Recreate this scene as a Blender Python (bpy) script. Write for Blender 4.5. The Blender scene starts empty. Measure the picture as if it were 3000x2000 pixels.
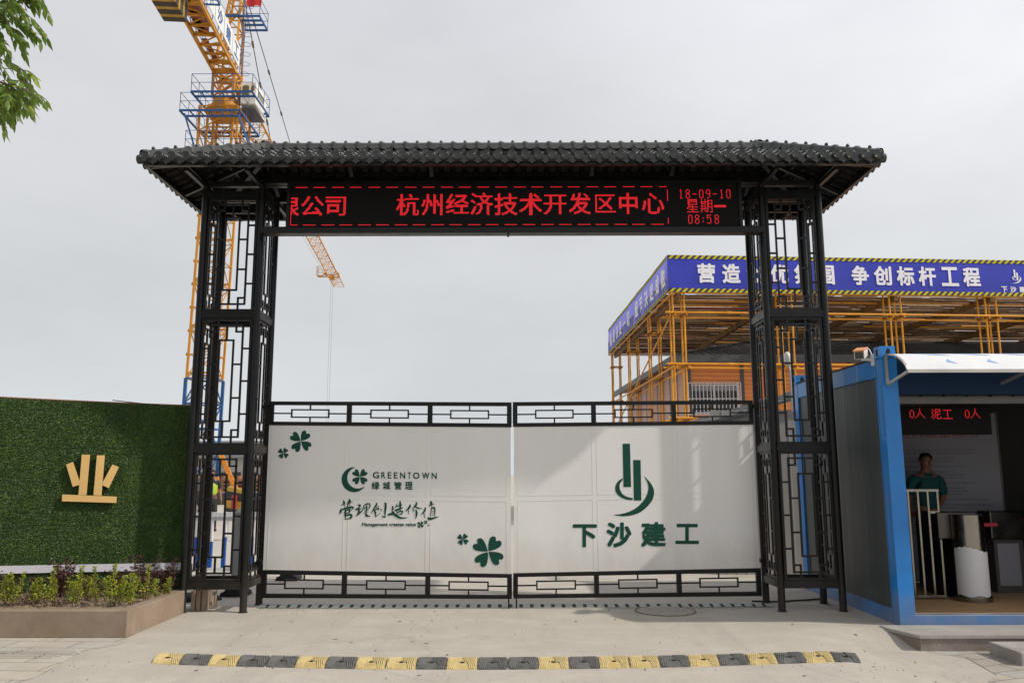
import bpy, math, random
import numpy as np
from mathutils import Vector, Matrix
random.seed(7); rng = np.random.default_rng(7)
S = bpy.context.scene
C = S.collection
PI = math.pi
V = Vector

# ------------------------------------------------------------------ camera
PITCH = math.radians(9.07); ROLL = math.radians(.12); FPX = 2421.; CAMH = 1.6
cd = bpy.data.cameras.new('camera'); cam = bpy.data.objects.new('camera', cd); C.objects.link(cam)
cd.sensor_width = 36; cd.lens = FPX/3000*36; cd.clip_start = .05; cd.clip_end = 3000
cam.matrix_world = Matrix.Translation((0, 0, CAMH)) @ Matrix.Rotation(PI/2+PITCH, 4, 'X') @ Matrix.Rotation(-ROLL, 4, 'Z')
S.camera = cam

# ------------------------------------------------------------------ light
EL = math.radians(42.5); SX, SY = .963, -.27            # direction towards the sun
sl = bpy.data.lights.new('sun', 'SUN'); sun = bpy.data.objects.new('sun', sl); C.objects.link(sun)
sl.energy = 2.7; sl.angle = math.radians(1.0); sl.color = (1, .93, .82)
sd = V((SX*math.cos(EL), SY*math.cos(EL), math.sin(EL)))
sun.rotation_euler = sd.to_track_quat('Z', 'Y').to_euler()
W = bpy.data.worlds.new('World'); S.world = W; W.use_nodes = True
nt = W.node_tree; N = nt.nodes; L = nt.links; N.clear()
out = N.new('ShaderNodeOutputWorld'); mix = N.new('ShaderNodeMixShader')
sky = N.new('ShaderNodeTexSky'); sky.sky_type = 'NISHITA'; sky.sun_disc = False
sky.sun_elevation = EL; sky.sun_rotation = math.atan2(SX, SY); sky.dust_density = 4; sky.air_density = 1.2
b1 = N.new('ShaderNodeBackground'); b1.inputs[1].default_value = .1
b2 = N.new('ShaderNodeBackground'); b2.inputs[1].default_value = 1.0
L.new(sky.outputs[0], b1.inputs[0])
tc = N.new('ShaderNodeTexCoord'); sep = N.new('ShaderNodeSeparateXYZ'); L.new(tc.outputs['Generated'], sep.inputs[0])
ramp = N.new('ShaderNodeValToRGB'); L.new(sep.outputs[2], ramp.inputs[0])
e = ramp.color_ramp.elements
e[0].position = 0.0; e[0].color = (.66, .69, .715, 1)
e[1].position = 1.0; e[1].color = (.52, .53, .55, 1)
for p, c in ((.18, (.63, .645, .66)), (.35, (.655, .66, .675)), (.52, (.70, .70, .73)), (.7, (.60, .60, .62))):
    q = e.new(p); q.color = (*c, 1)
dot = N.new('ShaderNodeVectorMath'); dot.operation = 'DOT_PRODUCT'; L.new(tc.outputs['Generated'], dot.inputs[0]); dot.inputs[1].default_value = sd
mr = N.new('ShaderNodeMapRange'); L.new(dot.outputs['Value'], mr.inputs[0])
mr.inputs[1].default_value = .1; mr.inputs[2].default_value = 1; mr.inputs[3].default_value = 1.0; mr.inputs[4].default_value = 1.6
nz = N.new('ShaderNodeTexNoise'); nz.inputs['Scale'].default_value = 2.6; nz.inputs['Detail'].default_value = 6; nz.inputs['Roughness'].default_value = .55
mp = N.new('ShaderNodeMapping'); mp.inputs['Scale'].default_value = (1, 1, 2.6); L.new(tc.outputs['Generated'], mp.inputs[0]); L.new(mp.outputs[0], nz.inputs[0])
mr2 = N.new('ShaderNodeMapRange'); L.new(nz.outputs['Fac'], mr2.inputs[0]); mr2.inputs[1].default_value = .3; mr2.inputs[2].default_value = .7; mr2.inputs[3].default_value = .925; mr2.inputs[4].default_value = 1.06
mu = N.new('ShaderNodeMath'); mu.operation = 'MULTIPLY'; L.new(mr.outputs[0], mu.inputs[0]); L.new(mr2.outputs[0], mu.inputs[1])
vm = N.new('ShaderNodeVectorMath'); vm.operation = 'SCALE'; L.new(ramp.outputs[0], vm.inputs[0]); L.new(mu.outputs[0], vm.inputs['Scale'])
bk = N.new('ShaderNodeMapRange'); bk.interpolation_type = 'SMOOTHSTEP'; L.new(sep.outputs[1], bk.inputs[0])          # unseen sky behind the camera dimmed to weaken the ambient light
bk.inputs[1].default_value = -.55; bk.inputs[2].default_value = .3; bk.inputs[3].default_value = .78; bk.inputs[4].default_value = 1.0
vm2 = N.new('ShaderNodeVectorMath'); vm2.operation = 'SCALE'; L.new(vm.outputs[0], vm2.inputs[0]); L.new(bk.outputs[0], vm2.inputs['Scale']); L.new(vm2.outputs[0], b2.inputs[0])
mix.inputs[0].default_value = .93; L.new(b1.outputs[0], mix.inputs[1]); L.new(b2.outputs[0], mix.inputs[2]); L.new(mix.outputs[0], out.inputs[0])
S.view_settings.view_transform = 'Standard'; S.view_settings.look = 'None'; S.view_settings.exposure = .13; S.view_settings.gamma = 1
S.view_settings.use_curve_mapping = False

# ------------------------------------------------------------------ calibration: photo pixel (3000x2000) -> point on a real plane
def ray(px, py):
    x = (px-1500)/FPX; y = (1000-py)/FPX
    x, y = x*math.cos(ROLL)+y*math.sin(ROLL), -x*math.sin(ROLL)+y*math.cos(ROLL)
    return V((x, math.cos(PITCH)-y*math.sin(PITCH), math.sin(PITCH)+y*math.cos(PITCH)))
def at(px, py, Y):
    r = ray(px, py); r = r*(Y/r.y); return V((r.x, Y, CAMH+r.z))
def on(px, py, a, b, off=0.):                       # vertical plane through plan points a and b, off towards the camera
    r = ray(px, py); n = V((b[1]-a[1], -(b[0]-a[0]), 0)).normalized()
    if n.y > 0: n = -n
    s = (V((a[0], a[1], 0))+n*off).dot(n)/V((r.x, r.y, 0)).dot(n)
    return V((r.x*s, r.y*s, CAMH+r.z*s))

# ------------------------------------------------------------------ materials
MATS = {}
def mat(name, col, rough=.6, metal=0., var=0., vscale=3., bump=0., bscale=40., col2=None, spec=.5, emis=None, trans=0., stretch=None, coat=0.):
    m = bpy.data.materials.new(name); m.use_nodes = True; t = m.node_tree; p = t.nodes['Principled BSDF']
    p.inputs['Base Color'].default_value = (*col, 1); p.inputs['Roughness'].default_value = rough; p.inputs['Metallic'].default_value = metal
    p.inputs['Specular IOR Level'].default_value = spec; p.inputs['Coat Weight'].default_value = coat
    g = None
    def coord(sc):
        nonlocal g
        if g is None: g = t.nodes.new('ShaderNodeNewGeometry')
        mpn = t.nodes.new('ShaderNodeMapping'); mpn.inputs['Scale'].default_value = stretch or (1, 1, 1)
        t.links.new(g.outputs['Position'], mpn.inputs[0])
        n = t.nodes.new('ShaderNodeTexNoise'); n.inputs['Scale'].default_value = sc; n.inputs['Detail'].default_value = 7; n.inputs['Roughness'].default_value = .62
        t.links.new(mpn.outputs[0], n.inputs[0]); return n
    if var or col2:
        n = coord(vscale); r = t.nodes.new('ShaderNodeValToRGB'); t.links.new(n.outputs['Fac'], r.inputs[0])
        c2 = col2 or tuple(min(1, c*(1+var)) for c in col); c1 = col if col2 else tuple(c*(1-var) for c in col)
        r.color_ramp.elements[0].position = .3; r.color_ramp.elements[1].position = .7
        r.color_ramp.elements[0].color = (*c1, 1); r.color_ramp.elements[1].color = (*c2, 1)
        t.links.new(r.outputs[0], p.inputs['Base Color'])
        mrn = t.nodes.new('ShaderNodeMapRange'); t.links.new(n.outputs['Fac'], mrn.inputs[0]); mrn.inputs[1].default_value = .3; mrn.inputs[2].default_value = .7
        mrn.inputs[3].default_value = max(.05, rough-.08); mrn.inputs[4].default_value = min(1, rough+.08); t.links.new(mrn.outputs[0], p.inputs['Roughness'])
    if bump:
        n = coord(bscale); b = t.nodes.new('ShaderNodeBump'); b.inputs['Strength'].default_value = bump; b.inputs['Distance'].default_value = .01
        t.links.new(n.outputs['Fac'], b.inputs['Height']); t.links.new(b.outputs[0], p.inputs['Normal'])
    if emis:
        p.inputs['Emission Color'].default_value = (*emis[0], 1); p.inputs['Emission Strength'].default_value = emis[1]
    if trans:
        o = t.nodes['Material Output']; tr = t.nodes.new('ShaderNodeBsdfTranslucent'); mx = t.nodes.new('ShaderNodeMixShader'); mx.inputs[0].default_value = trans
        src = p.inputs['Base Color'].links
        if src: t.links.new(src[0].from_socket, tr.inputs[0])
        else: tr.inputs[0].default_value = (*col, 1)
        t.links.new(p.outputs[0], mx.inputs[1]); t.links.new(tr.outputs[0], mx.inputs[2]); t.links.new(mx.outputs[0], o.inputs[0])
    MATS[name] = m; return m

def concrete(name, base, dark, light, tiles=None, streak=None):
    """poured concrete: large stains, fine speckle, optional joints"""
    m = mat(name, base, .85); t = m.node_tree; p = t.nodes['Principled BSDF']; nd = t.nodes; lk = t.links
    g = nd.new('ShaderNodeNewGeometry')
    mpn = nd.new('ShaderNodeMapping'); mpn.inputs['Scale'].default_value = streak or (1, 1, 1); lk.new(g.outputs['Position'], mpn.inputs[0])
    def noise(sc, det=8, vec=mpn.outputs[0]):
        n = nd.new('ShaderNodeTexNoise'); n.inputs['Scale'].default_value = sc; n.inputs['Detail'].default_value = det; n.inputs['Roughness'].default_value = .65; lk.new(vec, n.inputs[0]); return n
    def mixc(fac, a, b, mode='MIX'):
        x = nd.new('ShaderNodeMix'); x.data_type = 'RGBA'; x.blend_type = mode
        if isinstance(fac, float): x.inputs[0].default_value = fac
        else: lk.new(fac, x.inputs[0])
        for i, c in ((6, a), (7, b)):
            if isinstance(c, tuple): x.inputs[i].default_value = (*c, 1)
            else: lk.new(c, x.inputs[i])
        return x.outputs[2]
    def rampf(n, a, b):
        r = nd.new('ShaderNodeMapRange'); lk.new(n.outputs['Fac'], r.inputs[0]); r.inputs[1].default_value = a; r.inputs[2].default_value = b; return r.outputs[0]
    c = mixc(rampf(noise(.7), .35, .68), dark, base)
    c = mixc(rampf(noise(2.6), .45, .75), c, light)
    if streak:                                        # faint tyre polish running in and out of the gate, and a few darker drips
        m3 = nd.new('ShaderNodeMapping'); m3.inputs['Scale'].default_value = (1.5, .12, 1); lk.new(g.outputs['Position'], m3.inputs[0])
        c = mixc(rampf(noise(1.1, 5, m3.outputs[0]), .50, .80), c, tuple(x*.84 for x in dark))
        m4 = nd.new('ShaderNodeMapping'); m4.inputs['Scale'].default_value = (1, .5, 1); m4.inputs['Rotation'].default_value = (0, 0, .5); lk.new(g.outputs['Position'], m4.inputs[0])
        c = mixc(rampf(noise(5.5, 9, m4.outputs[0]), .60, .78), c, tuple(x*.86 for x in dark))
        vo = nd.new('ShaderNodeTexVoronoi'); vo.feature = 'DISTANCE_TO_EDGE'; vo.inputs['Scale'].default_value = .45
        wv = nd.new('ShaderNodeVectorMath'); wv.operation = 'MULTIPLY_ADD'; lk.new(noise(2.2, 6).outputs['Color'], wv.inputs[0]); wv.inputs[1].default_value = (.45, .45, 0); lk.new(g.outputs['Position'], wv.inputs[2]); lk.new(wv.outputs[0], vo.inputs['Vector'])
        rr = nd.new('ShaderNodeMapRange'); lk.new(vo.outputs['Distance'], rr.inputs[0]); rr.inputs[1].default_value = .0; rr.inputs[2].default_value = .0045; rr.inputs[3].default_value = .30; rr.inputs[4].default_value = 0
        c = mixc(rr.outputs[0], c, tuple(x*.45 for x in dark))
    sp = noise(110, 2, g.outputs['Position']); c = mixc(rampf(sp, .60, .72), c, tuple(x*.62 for x in dark))
    sp2 = noise(38, 4, g.outputs['Position']); c = mixc(rampf(sp2, .62, .9), c, tuple(min(1, x*1.2) for x in light))
    h = noise(60, 6, g.outputs['Position'])
    b = nd.new('ShaderNodeBump'); b.inputs['Strength'].default_value = .25; b.inputs['Distance'].default_value = .006; lk.new(h.outputs['Fac'], b.inputs['Height'])
    if tiles:
        br = nd.new('ShaderNodeTexBrick'); br.offset = tiles[4]; br.inputs['Scale'].default_value = 1; br.inputs['Brick Width'].default_value = tiles[0]; br.inputs['Row Height'].default_value = tiles[1]
        br.inputs['Mortar Size'].default_value = tiles[2]; br.inputs['Mortar Smooth'].default_value = .1; br.inputs['Bias'].default_value = 0
        br.inputs['Color1'].default_value = (.88, .92, .96, 1); br.inputs['Color2'].default_value = (1.05, 1.02, .97, 1); br.inputs['Mortar'].default_value = (.42, .38, .34, 1)
        m2 = nd.new('ShaderNodeMapping'); m2.inputs['Rotation'].default_value = (0, 0, tiles[3]); lk.new(g.outputs['Position'], m2.inputs[0]); lk.new(m2.outputs[0], br.inputs[0])
        c = mixc(1.0, c, br.outputs[0], 'MULTIPLY')
        b2n = nd.new('ShaderNodeBump'); b2n.inputs['Strength'].default_value = .6; b2n.inputs['Distance'].default_value = .004; b2n.invert = True
        lk.new(br.outputs['Fac'], b2n.inputs['Height']); lk.new(b.outputs[0], b2n.inputs['Normal']); b = b2n
    lk.new(c, p.inputs['Base Color']); lk.new(b.outputs[0], p.inputs['Normal'])
    return m

black = mat('black_paint', (.0045, .0045, .005), .36, var=.3, vscale=6, bump=.08, bscale=90, spec=.32)
blackm = mat('black_gate_paint', (.005, .005, .0055), .45, var=.2, vscale=8, spec=.3)
tile_m = mat('roof_tile_resin', (.030, .034, .035), .25, var=.25, vscale=2.5, bump=.06, bscale=60)
under_m = mat('roof_tile_underside', (.012, .0095, .008), .75, var=.3, vscale=6, spec=.2)
rafter_m = mat('rafter_steel', (.010, .010, .010), .35, var=.3, vscale=5)
white_p = mat('gate_white_paint', (.72, .715, .70), .40, var=.045, vscale=1.1, bump=.22, bscale=1.6, stretch=(1, 1, .45))
def dusty(m, z0, z1, col, amt):
    t = m.node_tree; p = t.nodes['Principled BSDF']; src = p.inputs['Base Color'].links[0].from_socket; nd = t.nodes; lk = t.links
    g = nd.new('ShaderNodeNewGeometry'); sp_ = nd.new('ShaderNodeSeparateXYZ'); lk.new(g.outputs['Position'], sp_.inputs[0])
    n = nd.new('ShaderNodeTexNoise'); n.inputs['Scale'].default_value = 5; n.inputs['Detail'].default_value = 8; n.inputs['Roughness'].default_value = .7; mp_n = nd.new('ShaderNodeMapping'); mp_n.inputs['Scale'].default_value = (1, 1, .5); lk.new(g.outputs['Position'], mp_n.inputs[0]); lk.new(mp_n.outputs[0], n.inputs[0])
    a = nd.new('ShaderNodeMapRange'); lk.new(sp_.outputs[2], a.inputs[0]); a.inputs[1].default_value = z0; a.inputs[2].default_value = z1; a.inputs[3].default_value = .62; a.inputs[4].default_value = -.05
    b = nd.new('ShaderNodeMath'); b.operation = 'ADD'; lk.new(a.outputs[0], b.inputs[0]); lk.new(n.outputs['Fac'], b.inputs[1])
    c = nd.new('ShaderNodeMapRange'); lk.new(b.outputs[0], c.inputs[0]); c.inputs[1].default_value = .62; c.inputs[2].default_value = 1.1; c.inputs[3].default_value = 0; c.inputs[4].default_value = amt
    x = nd.new('ShaderNodeMix'); x.data_type = 'RGBA'; lk.new(c.outputs[0], x.inputs[0]); lk.new(src, x.inputs[6]); x.inputs[7].default_value = (*col, 1); lk.new(x.outputs[2], p.inputs['Base Color'])
dusty(white_p, .42, 1.1, (.42, .37, .30), .30); dusty(black, .0, .8, (.08, .07, .058), .35); dusty(tile_m, 7, 4, (.10, .098, .09), .5)
green_p = mat('green_vinyl', (.003, .058, .038), .5, var=.12, vscale=9, spec=.25)
screen_m = mat('led_panel', (.0045, .0036, .0036), .7, var=.3, vscale=60, bump=.3, bscale=160, spec=.2)
red_led = mat('red_led', (.1, .0, .0), .5, emis=((1, .018, .028), .85))
red_led2 = mat('red_led_small', (.1, .0, .0), .5, emis=((1, .02, .03), .7))
cr_y = mat('crane_orange', (.56, .245, .016), .5, var=.22, vscale=1.2)
cr_b = mat('crane_blue', (.012, .085, .25), .5, var=.2, vscale=1.)
cr_r = mat('crane_rust', (.30, .095, .045), .7, var=.3, vscale=1.5)
cr_w = mat('crane_white', (.72, .73, .74), .5, var=.08)
cab_w = mat('cab_cream', (.76, .73, .67), .5, var=.1)
glass_t = mat('cab_glass', (.16, .14, .06), .12, spec=.8)
glass_d = mat('dark_glass', (.012, .013, .015), .06, spec=.8)
ballast_d = mat('ballast_concrete', (.055, .045, .035), .85, var=.35, vscale=3)
ballast_y = mat('ballast_stripe', (.42, .25, .03), .7, var=.3, vscale=3)
flag_r = mat('red_flag', (.62, .03, .03), .7, trans=.3)
cable_m = mat('steel_cable', (.16, .15, .14), .5, metal=.5)
black_c = mat('black_cable', (.012, .012, .012), .6)
sc_y = mat('scaffold_yellow', (.74, .32, .012), .45, var=.2, vscale=2.5)
clamp_m = mat('scaffold_clamp', (.22, .11, .03), .6, metal=.3, var=.4, vscale=20)
deck_w = mat('deck_timber', (.20, .125, .075), .8, col2=(.52, .37, .24), vscale=3)
deck_t = mat('deck_tube', (.075, .04, .022), .7, col2=(.34, .19, .08), vscale=1.3)
deck_r = mat('deck_red_tube', (.20, .025, .03), .6, var=.3)
deck_fleck = mat('deck_sun_fleck', (.66, .60, .52), .85, col2=(.88, .85, .80), vscale=5, trans=.6)  # pale boards carry painted flecks of sunlight on the deck underside
beam_d = mat('deck_beam', (.075, .045, .02), .6, col2=(.30, .15, .02), vscale=2)
ban_b = mat('banner_blue', (.036, .052, .50), .55, var=.08, vscale=1.2, trans=.25, bump=.25, bscale=2.2)
ban_lit = mat('banner_blue_backlit', (.20, .215, .62), .6, var=.1, vscale=1.2, trans=.55, bump=.2, bscale=2.)  # paler copy of the blue, sun through the cloth put into its colour
ban_w = mat('banner_white', (.84, .82, .88), .6)
ban_side_w = mat('banner_white_side', (.86, .85, .90), .6)
haz_y = mat('hazard_yellow', (.72, .62, .03), .6, trans=.2)
haz_k = mat('hazard_black', (.03, .028, .03), .6)
roof_d = mat('dark_sheet_roof', (.045, .043, .045), .5, var=.2, vscale=2)
gut_m = mat('gutter_grey', (.075, .078, .085), .45, var=.15)
pink_p = mat('pale_pink_panel', (.66, .44, .36), .6, var=.08, vscale=1.2)
win_w = mat('window_white', (.75, .75, .76), .45)
blue_c = mat('container_blue', (.007, .185, .55), .38, var=.14, vscale=3, bump=.08, bscale=15, coat=.2)
grey_pan = mat('grey_sandwich_panel', (.050, .060, .062), .42, var=.06, vscale=1.6, stretch=(6, 6, .1), bump=.012, bscale=2)
pale_pan = mat('pale_sandwich_panel', (.33, .32, .31), .5, var=.08, vscale=1.0)
dusty(blue_c, .0, .45, (.26, .24, .21), .5)
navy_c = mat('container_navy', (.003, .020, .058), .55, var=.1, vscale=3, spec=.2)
awn_w = mat('awning_white', (.74, .75, .78), .3, var=.04)
awn_b = mat('awning_film_print', (.22, .42, .78), .3)
alu = mat('aluminium', (.55, .52, .48), .35, metal=.8, var=.1)
steel = mat('stainless', (.30, .275, .235), .24, metal=1., var=.12, vscale=6, bump=.05, bscale=12)
steel_d = mat('stainless_dark', (.10, .092, .085), .30, metal=1., var=.2, vscale=5)
mat_tan = mat('tan_floor_mat', (.50, .31, .15), .85, var=.1, vscale=6, bump=.3, bscale=120)
inner_w = mat('booth_inner_panel', (.085, .083, .08), .6, var=.06)
inner_d = mat('booth_dark', (.03, .03, .032), .7)
paper = mat('white_paper', (.80, .79, .80), .75, var=.04, vscale=4)
red_r = mat('red_rubber', (.50, .035, .06), .5, var=.15)
poster_w = mat('poster_board', (.30, .30, .345), .5)
poster_t = mat('poster_text', (.20, .20, .235), .6)
poster_r = mat('poster_red', (.45, .03, .03), .6)
skin = mat('skin', (.24, .115, .07), .55, var=.1, vscale=30)
hair_m = mat('hair', (.012, .010, .009), .6)
shirt_t = mat('teal_shirt', (.006, .070, .075), .8, var=.12, vscale=10, bump=.3, bscale=14)
trous = mat('dark_trousers', (.018, .018, .024), .8, var=.2, vscale=10, bump=.3, bscale=12)
shoe_m = mat('black_shoe', (.012, .011, .011), .4)
hiviz = mat('hi_vis_vest', (.36, .50, .04), .6)
orange_m = mat('machine_orange', (.62, .22, .02), .45, var=.15)
ext_r = mat('extinguisher_red', (.38, .02, .02), .3)
cam_w = mat('camera_white', (.72, .70, .66), .35)
cam_o = mat('camera_orange', (.66, .21, .03), .4)
rubber_k = mat('rubber_black', (.105, .102, .098), .88, var=.45, vscale=7, bump=.2, bscale=60)
rubber_y = mat('rubber_yellow', (.43, .315, .12), .8, col2=(.60, .475, .22), vscale=5, bump=.15, bscale=60)
rib_k = mat('rubber_black_worn', (.17, .17, .165), .85, var=.3, vscale=8)
rib_y = mat('rubber_yellow_worn', (.64, .53, .27), .8, var=.15, vscale=8)
rubber_h = mat('rubber_hole', (.006, .006, .006), .9)
turf_m = mat('turf_backing', (.014, .036, .007), .95, var=.4, vscale=14, bump=.6, bscale=90)
blade_a = mat('turf_blade', (.068, .130, .018), .42, var=.45, vscale=3.5)
blade_b = mat('turf_blade_light', (.16, .25, .07), .30, var=.3, vscale=7)
gold_m = mat('gold_letter', (.80, .52, .20), .32, metal=.35, var=.06, vscale=2)
gold_s = mat('gold_letter_edge', (.30, .10, .03), .5)
white_s = mat('white_skirting', (.66, .65, .72), .5, var=.04)
soil_m = mat('soil', (.20, .145, .095), .95, col2=(.30, .23, .16), vscale=9, bump=.9, bscale=25)
leaf_g1 = mat('shrub_leaf_bright', (.40, .43, .04), .5, var=.3, vscale=40, trans=.35)
leaf_g2 = mat('shrub_leaf_dark', (.17, .24, .032), .5, var=.3, vscale=40, trans=.3)
leaf_p1 = mat('purple_leaf', (.070, .030, .034), .55, var=.4, vscale=40, trans=.2)
leaf_p2 = mat('brown_leaf', (.16, .085, .05), .6, var=.3, vscale=40, trans=.2)
twig_m = mat('twig_bark', (.12, .075, .045), .85, var=.3, vscale=20)
tree_l1 = mat('tree_leaf', (.15, .235, .045), .40, var=.4, vscale=9, trans=.5)
tree_l2 = mat('tree_leaf_young', (.26, .32, .045), .45, var=.3, vscale=9, trans=.4)
grate_m = mat('grating_painted', (.36, .385, .35), .7, var=.25, vscale=8)
hole_m = mat('drain_dark', (.012, .012, .012), .95)
rust_m = mat('rusty_ring', (.17, .125, .095), .8, var=.4, vscale=30)
mh_m = mat('manhole_concrete', (.36, .335, .305), .9, var=.25, vscale=14, bump=.5, bscale=40)
rail_w = mat('barrier_white', (.84, .84, .87), .45)
rail_bl = mat('barrier_blue', (.015, .10, .45), .45)
rubber_b = mat('rubber_base', (.022, .022, .023), .8, var=.3)
post_g = mat('barrier_post_grey', (.46, .47, .49), .5)
shed_g = mat('shed_cladding', (.42, .41, .38), .7, var=.08)
rust_b = mat('rusty_formwork', (.17, .075, .045), .85, col2=(.30, .14, .08), vscale=1.2)
conc = concrete('concrete_road', (.475, .440, .388), (.425, .388, .338), (.525, .488, .432), streak=(.55, 1, 1))
conc_g = concrete('yard_concrete', (.47, .43, .38), (.42, .385, .34), (.51, .475, .425))
pave = concrete('paving_tiles', (.49, .45, .39), (.44, .40, .345), (.54, .51, .46), tiles=(.62, .30, .007, .06, .5))
pave_r = concrete('paving_tiles_worn', (.44, .41, .37), (.36, .335, .30), (.52, .48, .44), tiles=(.6, .22, .007, -.35, .5))
kerb_m = concrete('rendered_kerb', (.30, .225, .165), (.215, .16, .115), (.34, .262, .2))
slab_m = concrete('slab_concrete', (.40, .375, .35), (.30, .28, .26), (.47, .445, .42))
slab_e = concrete('slab_edge', (.26, .215, .185), (.16, .13, .115), (.36, .31, .28))

# ------------------------------------------------------------------ mesh builder (authored in world coordinates)
class MB:
    def __init__(s): s.v = []; s.f = []; s.m = []; s.s = []
    def add(s, vs, fs, m=0, sm=False):
        o = len(s.v); s.v += [tuple(v) for v in vs]
        for f in fs: s.f.append([i+o for i in f]); s.m.append(m); s.s.append(sm)
        return s
    def box(s, x0, x1, y0, y1, z0, z1, m=0):
        vs = [(x, y, z) for z in (z0, z1) for y in (y0, y1) for x in (x0, x1)]
        return s.add(vs, [(0, 2, 3, 1), (4, 5, 7, 6), (0, 1, 5, 4), (2, 6, 7, 3), (0, 4, 6, 2), (1, 3, 7, 5)], m)
    def obox(s, c, ax, ay, az, m=0):                # oriented box: centre and three half axes
        c, ax, ay, az = V(c), V(ax), V(ay), V(az)
        vs = [c+ax*i+ay*j+az*k for k in (-1, 1) for j in (-1, 1) for i in (-1, 1)]
        return s.add(vs, [(0, 2, 3, 1), (4, 5, 7, 6), (0, 1, 5, 4), (2, 6, 7, 3), (0, 4, 6, 2), (1, 3, 7, 5)], m)
    def bar(s, p, q, w, h=None, m=0, up=(0, 0, 1)):
        p, q = V(p), V(q); d = q-p; l = d.length
        if l < 1e-6: return s
        d /= l; u = V(up)
        if abs(d.dot(u)) > .98: u = V((0, 1, 0))
        a = d.cross(u).normalized(); b = a.cross(d); h = h or w
        return s.obox((p+q)/2, a*w/2, d*l/2, b*h/2, m)
    def rod(s, p, q, r, r2=None, n=8, m=0, cap=True, sm=True):
        p, q = V(p), V(q); r2 = r if r2 is None else r2; d = (q-p).normalized(); u = V((0, 0, 1)) if abs(d.z) < .95 else V((1, 0, 0))
        a = d.cross(u).normalized(); b = d.cross(a)
        vs = []
        for c, rr in ((p, r), (q, r2)):
            vs += [c+(a*math.cos(2*PI*i/n)+b*math.sin(2*PI*i/n))*rr for i in range(n)]
        s.add(vs, [(i, (i+1) % n, n+(i+1) % n, n+i) for i in range(n)], m, sm)
        if cap: s.add(vs, [tuple(range(n-1, -1, -1)), tuple(range(n, 2*n))], m)
        return s
    def tube(s, pts, r, n=6, m=0):
        pts = [V(p) for p in pts]; rs = r if isinstance(r, (list, tuple)) else [r]*len(pts); vs = []
        for i, p in enumerate(pts):
            d = (pts[min(i+1, len(pts)-1)]-pts[max(i-1, 0)]).normalized(); u = V((0, 0, 1)) if abs(d.z) < .9 else V((1, 0, 0))
            a = d.cross(u).normalized(); b = d.cross(a)
            vs += [p+(a*math.cos(2*PI*k/n)+b*math.sin(2*PI*k/n))*rs[i] for k in range(n)]
        fs = [(i*n+k, i*n+(k+1) % n, (i+1)*n+(k+1) % n, (i+1)*n+k) for i in range(len(pts)-1) for k in range(n)]
        s.add(vs, fs, m, True); s.add(vs, [tuple(range(n-1, -1, -1)), tuple(range((len(pts)-1)*n, len(pts)*n))], m); return s
    def prism(s, poly, f, d0, d1, m=0, ms=None):    # 2-D outline -> f(a, b, depth)
        n = len(poly); vs = [f(a, b, d0) for a, b in poly]+[f(a, b, d1) for a, b in poly]
        s.add(vs, [tuple(range(n-1, -1, -1)), tuple(range(n, 2*n))], m)
        s.add(vs, [(i, (i+1) % n, n+(i+1) % n, n+i) for i in range(n)], m if ms is None else ms); return s
    def sheet(s, poly, f, m=0): return s.add([f(a, b) for a, b in poly], [tuple(range(len(poly)))], m)
    def ball(s, c, rx, ry=None, rz=None, m=0, nu=12, nv=8):
        ry = ry or rx; rz = rz or rx; c = V(c); vs = [c+V((0, 0, rz))]
        for j in range(1, nv):
            for i in range(nu):
                t = PI*j/nv; p = 2*PI*i/nu; vs.append(c+V((rx*math.sin(t)*math.cos(p), ry*math.sin(t)*math.sin(p), rz*math.cos(t))))
        vs.append(c-V((0, 0, rz))); fs = [(0, 1+i, 1+(i+1) % nu) for i in range(nu)]
        for j in range(nv-2):
            a = 1+j*nu; fs += [(a+i, a+nu+i, a+nu+(i+1) % nu, a+(i+1) % nu) for i in range(nu)]
        a = 1+(nv-2)*nu; fs += [(a+(i+1) % nu, a+i, len(vs)-1) for i in range(nu)]
        return s.add(vs, fs, m, True)
    def build(s, name, mats, parent=None, loc=None, bevel=0.):
        if not isinstance(mats, (list, tuple)): mats = [mats]
        base = V((0, 0, 0)); p = parent
        while p is not None: base = base+V(p.location); p = p.parent
        here = V(loc) if loc is not None else base
        me = bpy.data.meshes.new(name); me.from_pydata([tuple(V(v)-here) for v in s.v], [], s.f)
        for m in mats: me.materials.append(m)
        if len(me.polygons) == len(s.m):
            me.polygons.foreach_set('material_index', s.m); me.polygons.foreach_set('use_smooth', s.s)
        me.update()
        o = bpy.data.objects.new(name, me); C.objects.link(o)
        if parent is not None: o.parent = parent
        o.location = here-base if parent is not None else here
        if bevel:
            b = o.modifiers.new('bevel', 'BEVEL'); b.width = bevel; b.segments = 2; b.limit_method = 'ANGLE'
        return o

def tag(o, label, cat, group=None):
    o['label'] = label; o['category'] = cat
    if group: o['group'] = group
    return o
def thing(name, label, cat, loc=(0, 0, 0), group=None):
    o = bpy.data.objects.new(name, None); o.empty_display_size = .2; C.objects.link(o); o.location = loc
    return tag(o, label, cat, group)
def struct(o): o['kind'] = 'structure'; return o
def copy_tree(o, parent=None):
    c = o.copy(); C.objects.link(c)
    if parent is not None: c.parent = parent
    for ch in o.children: copy_tree(ch, c)
    return c

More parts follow.
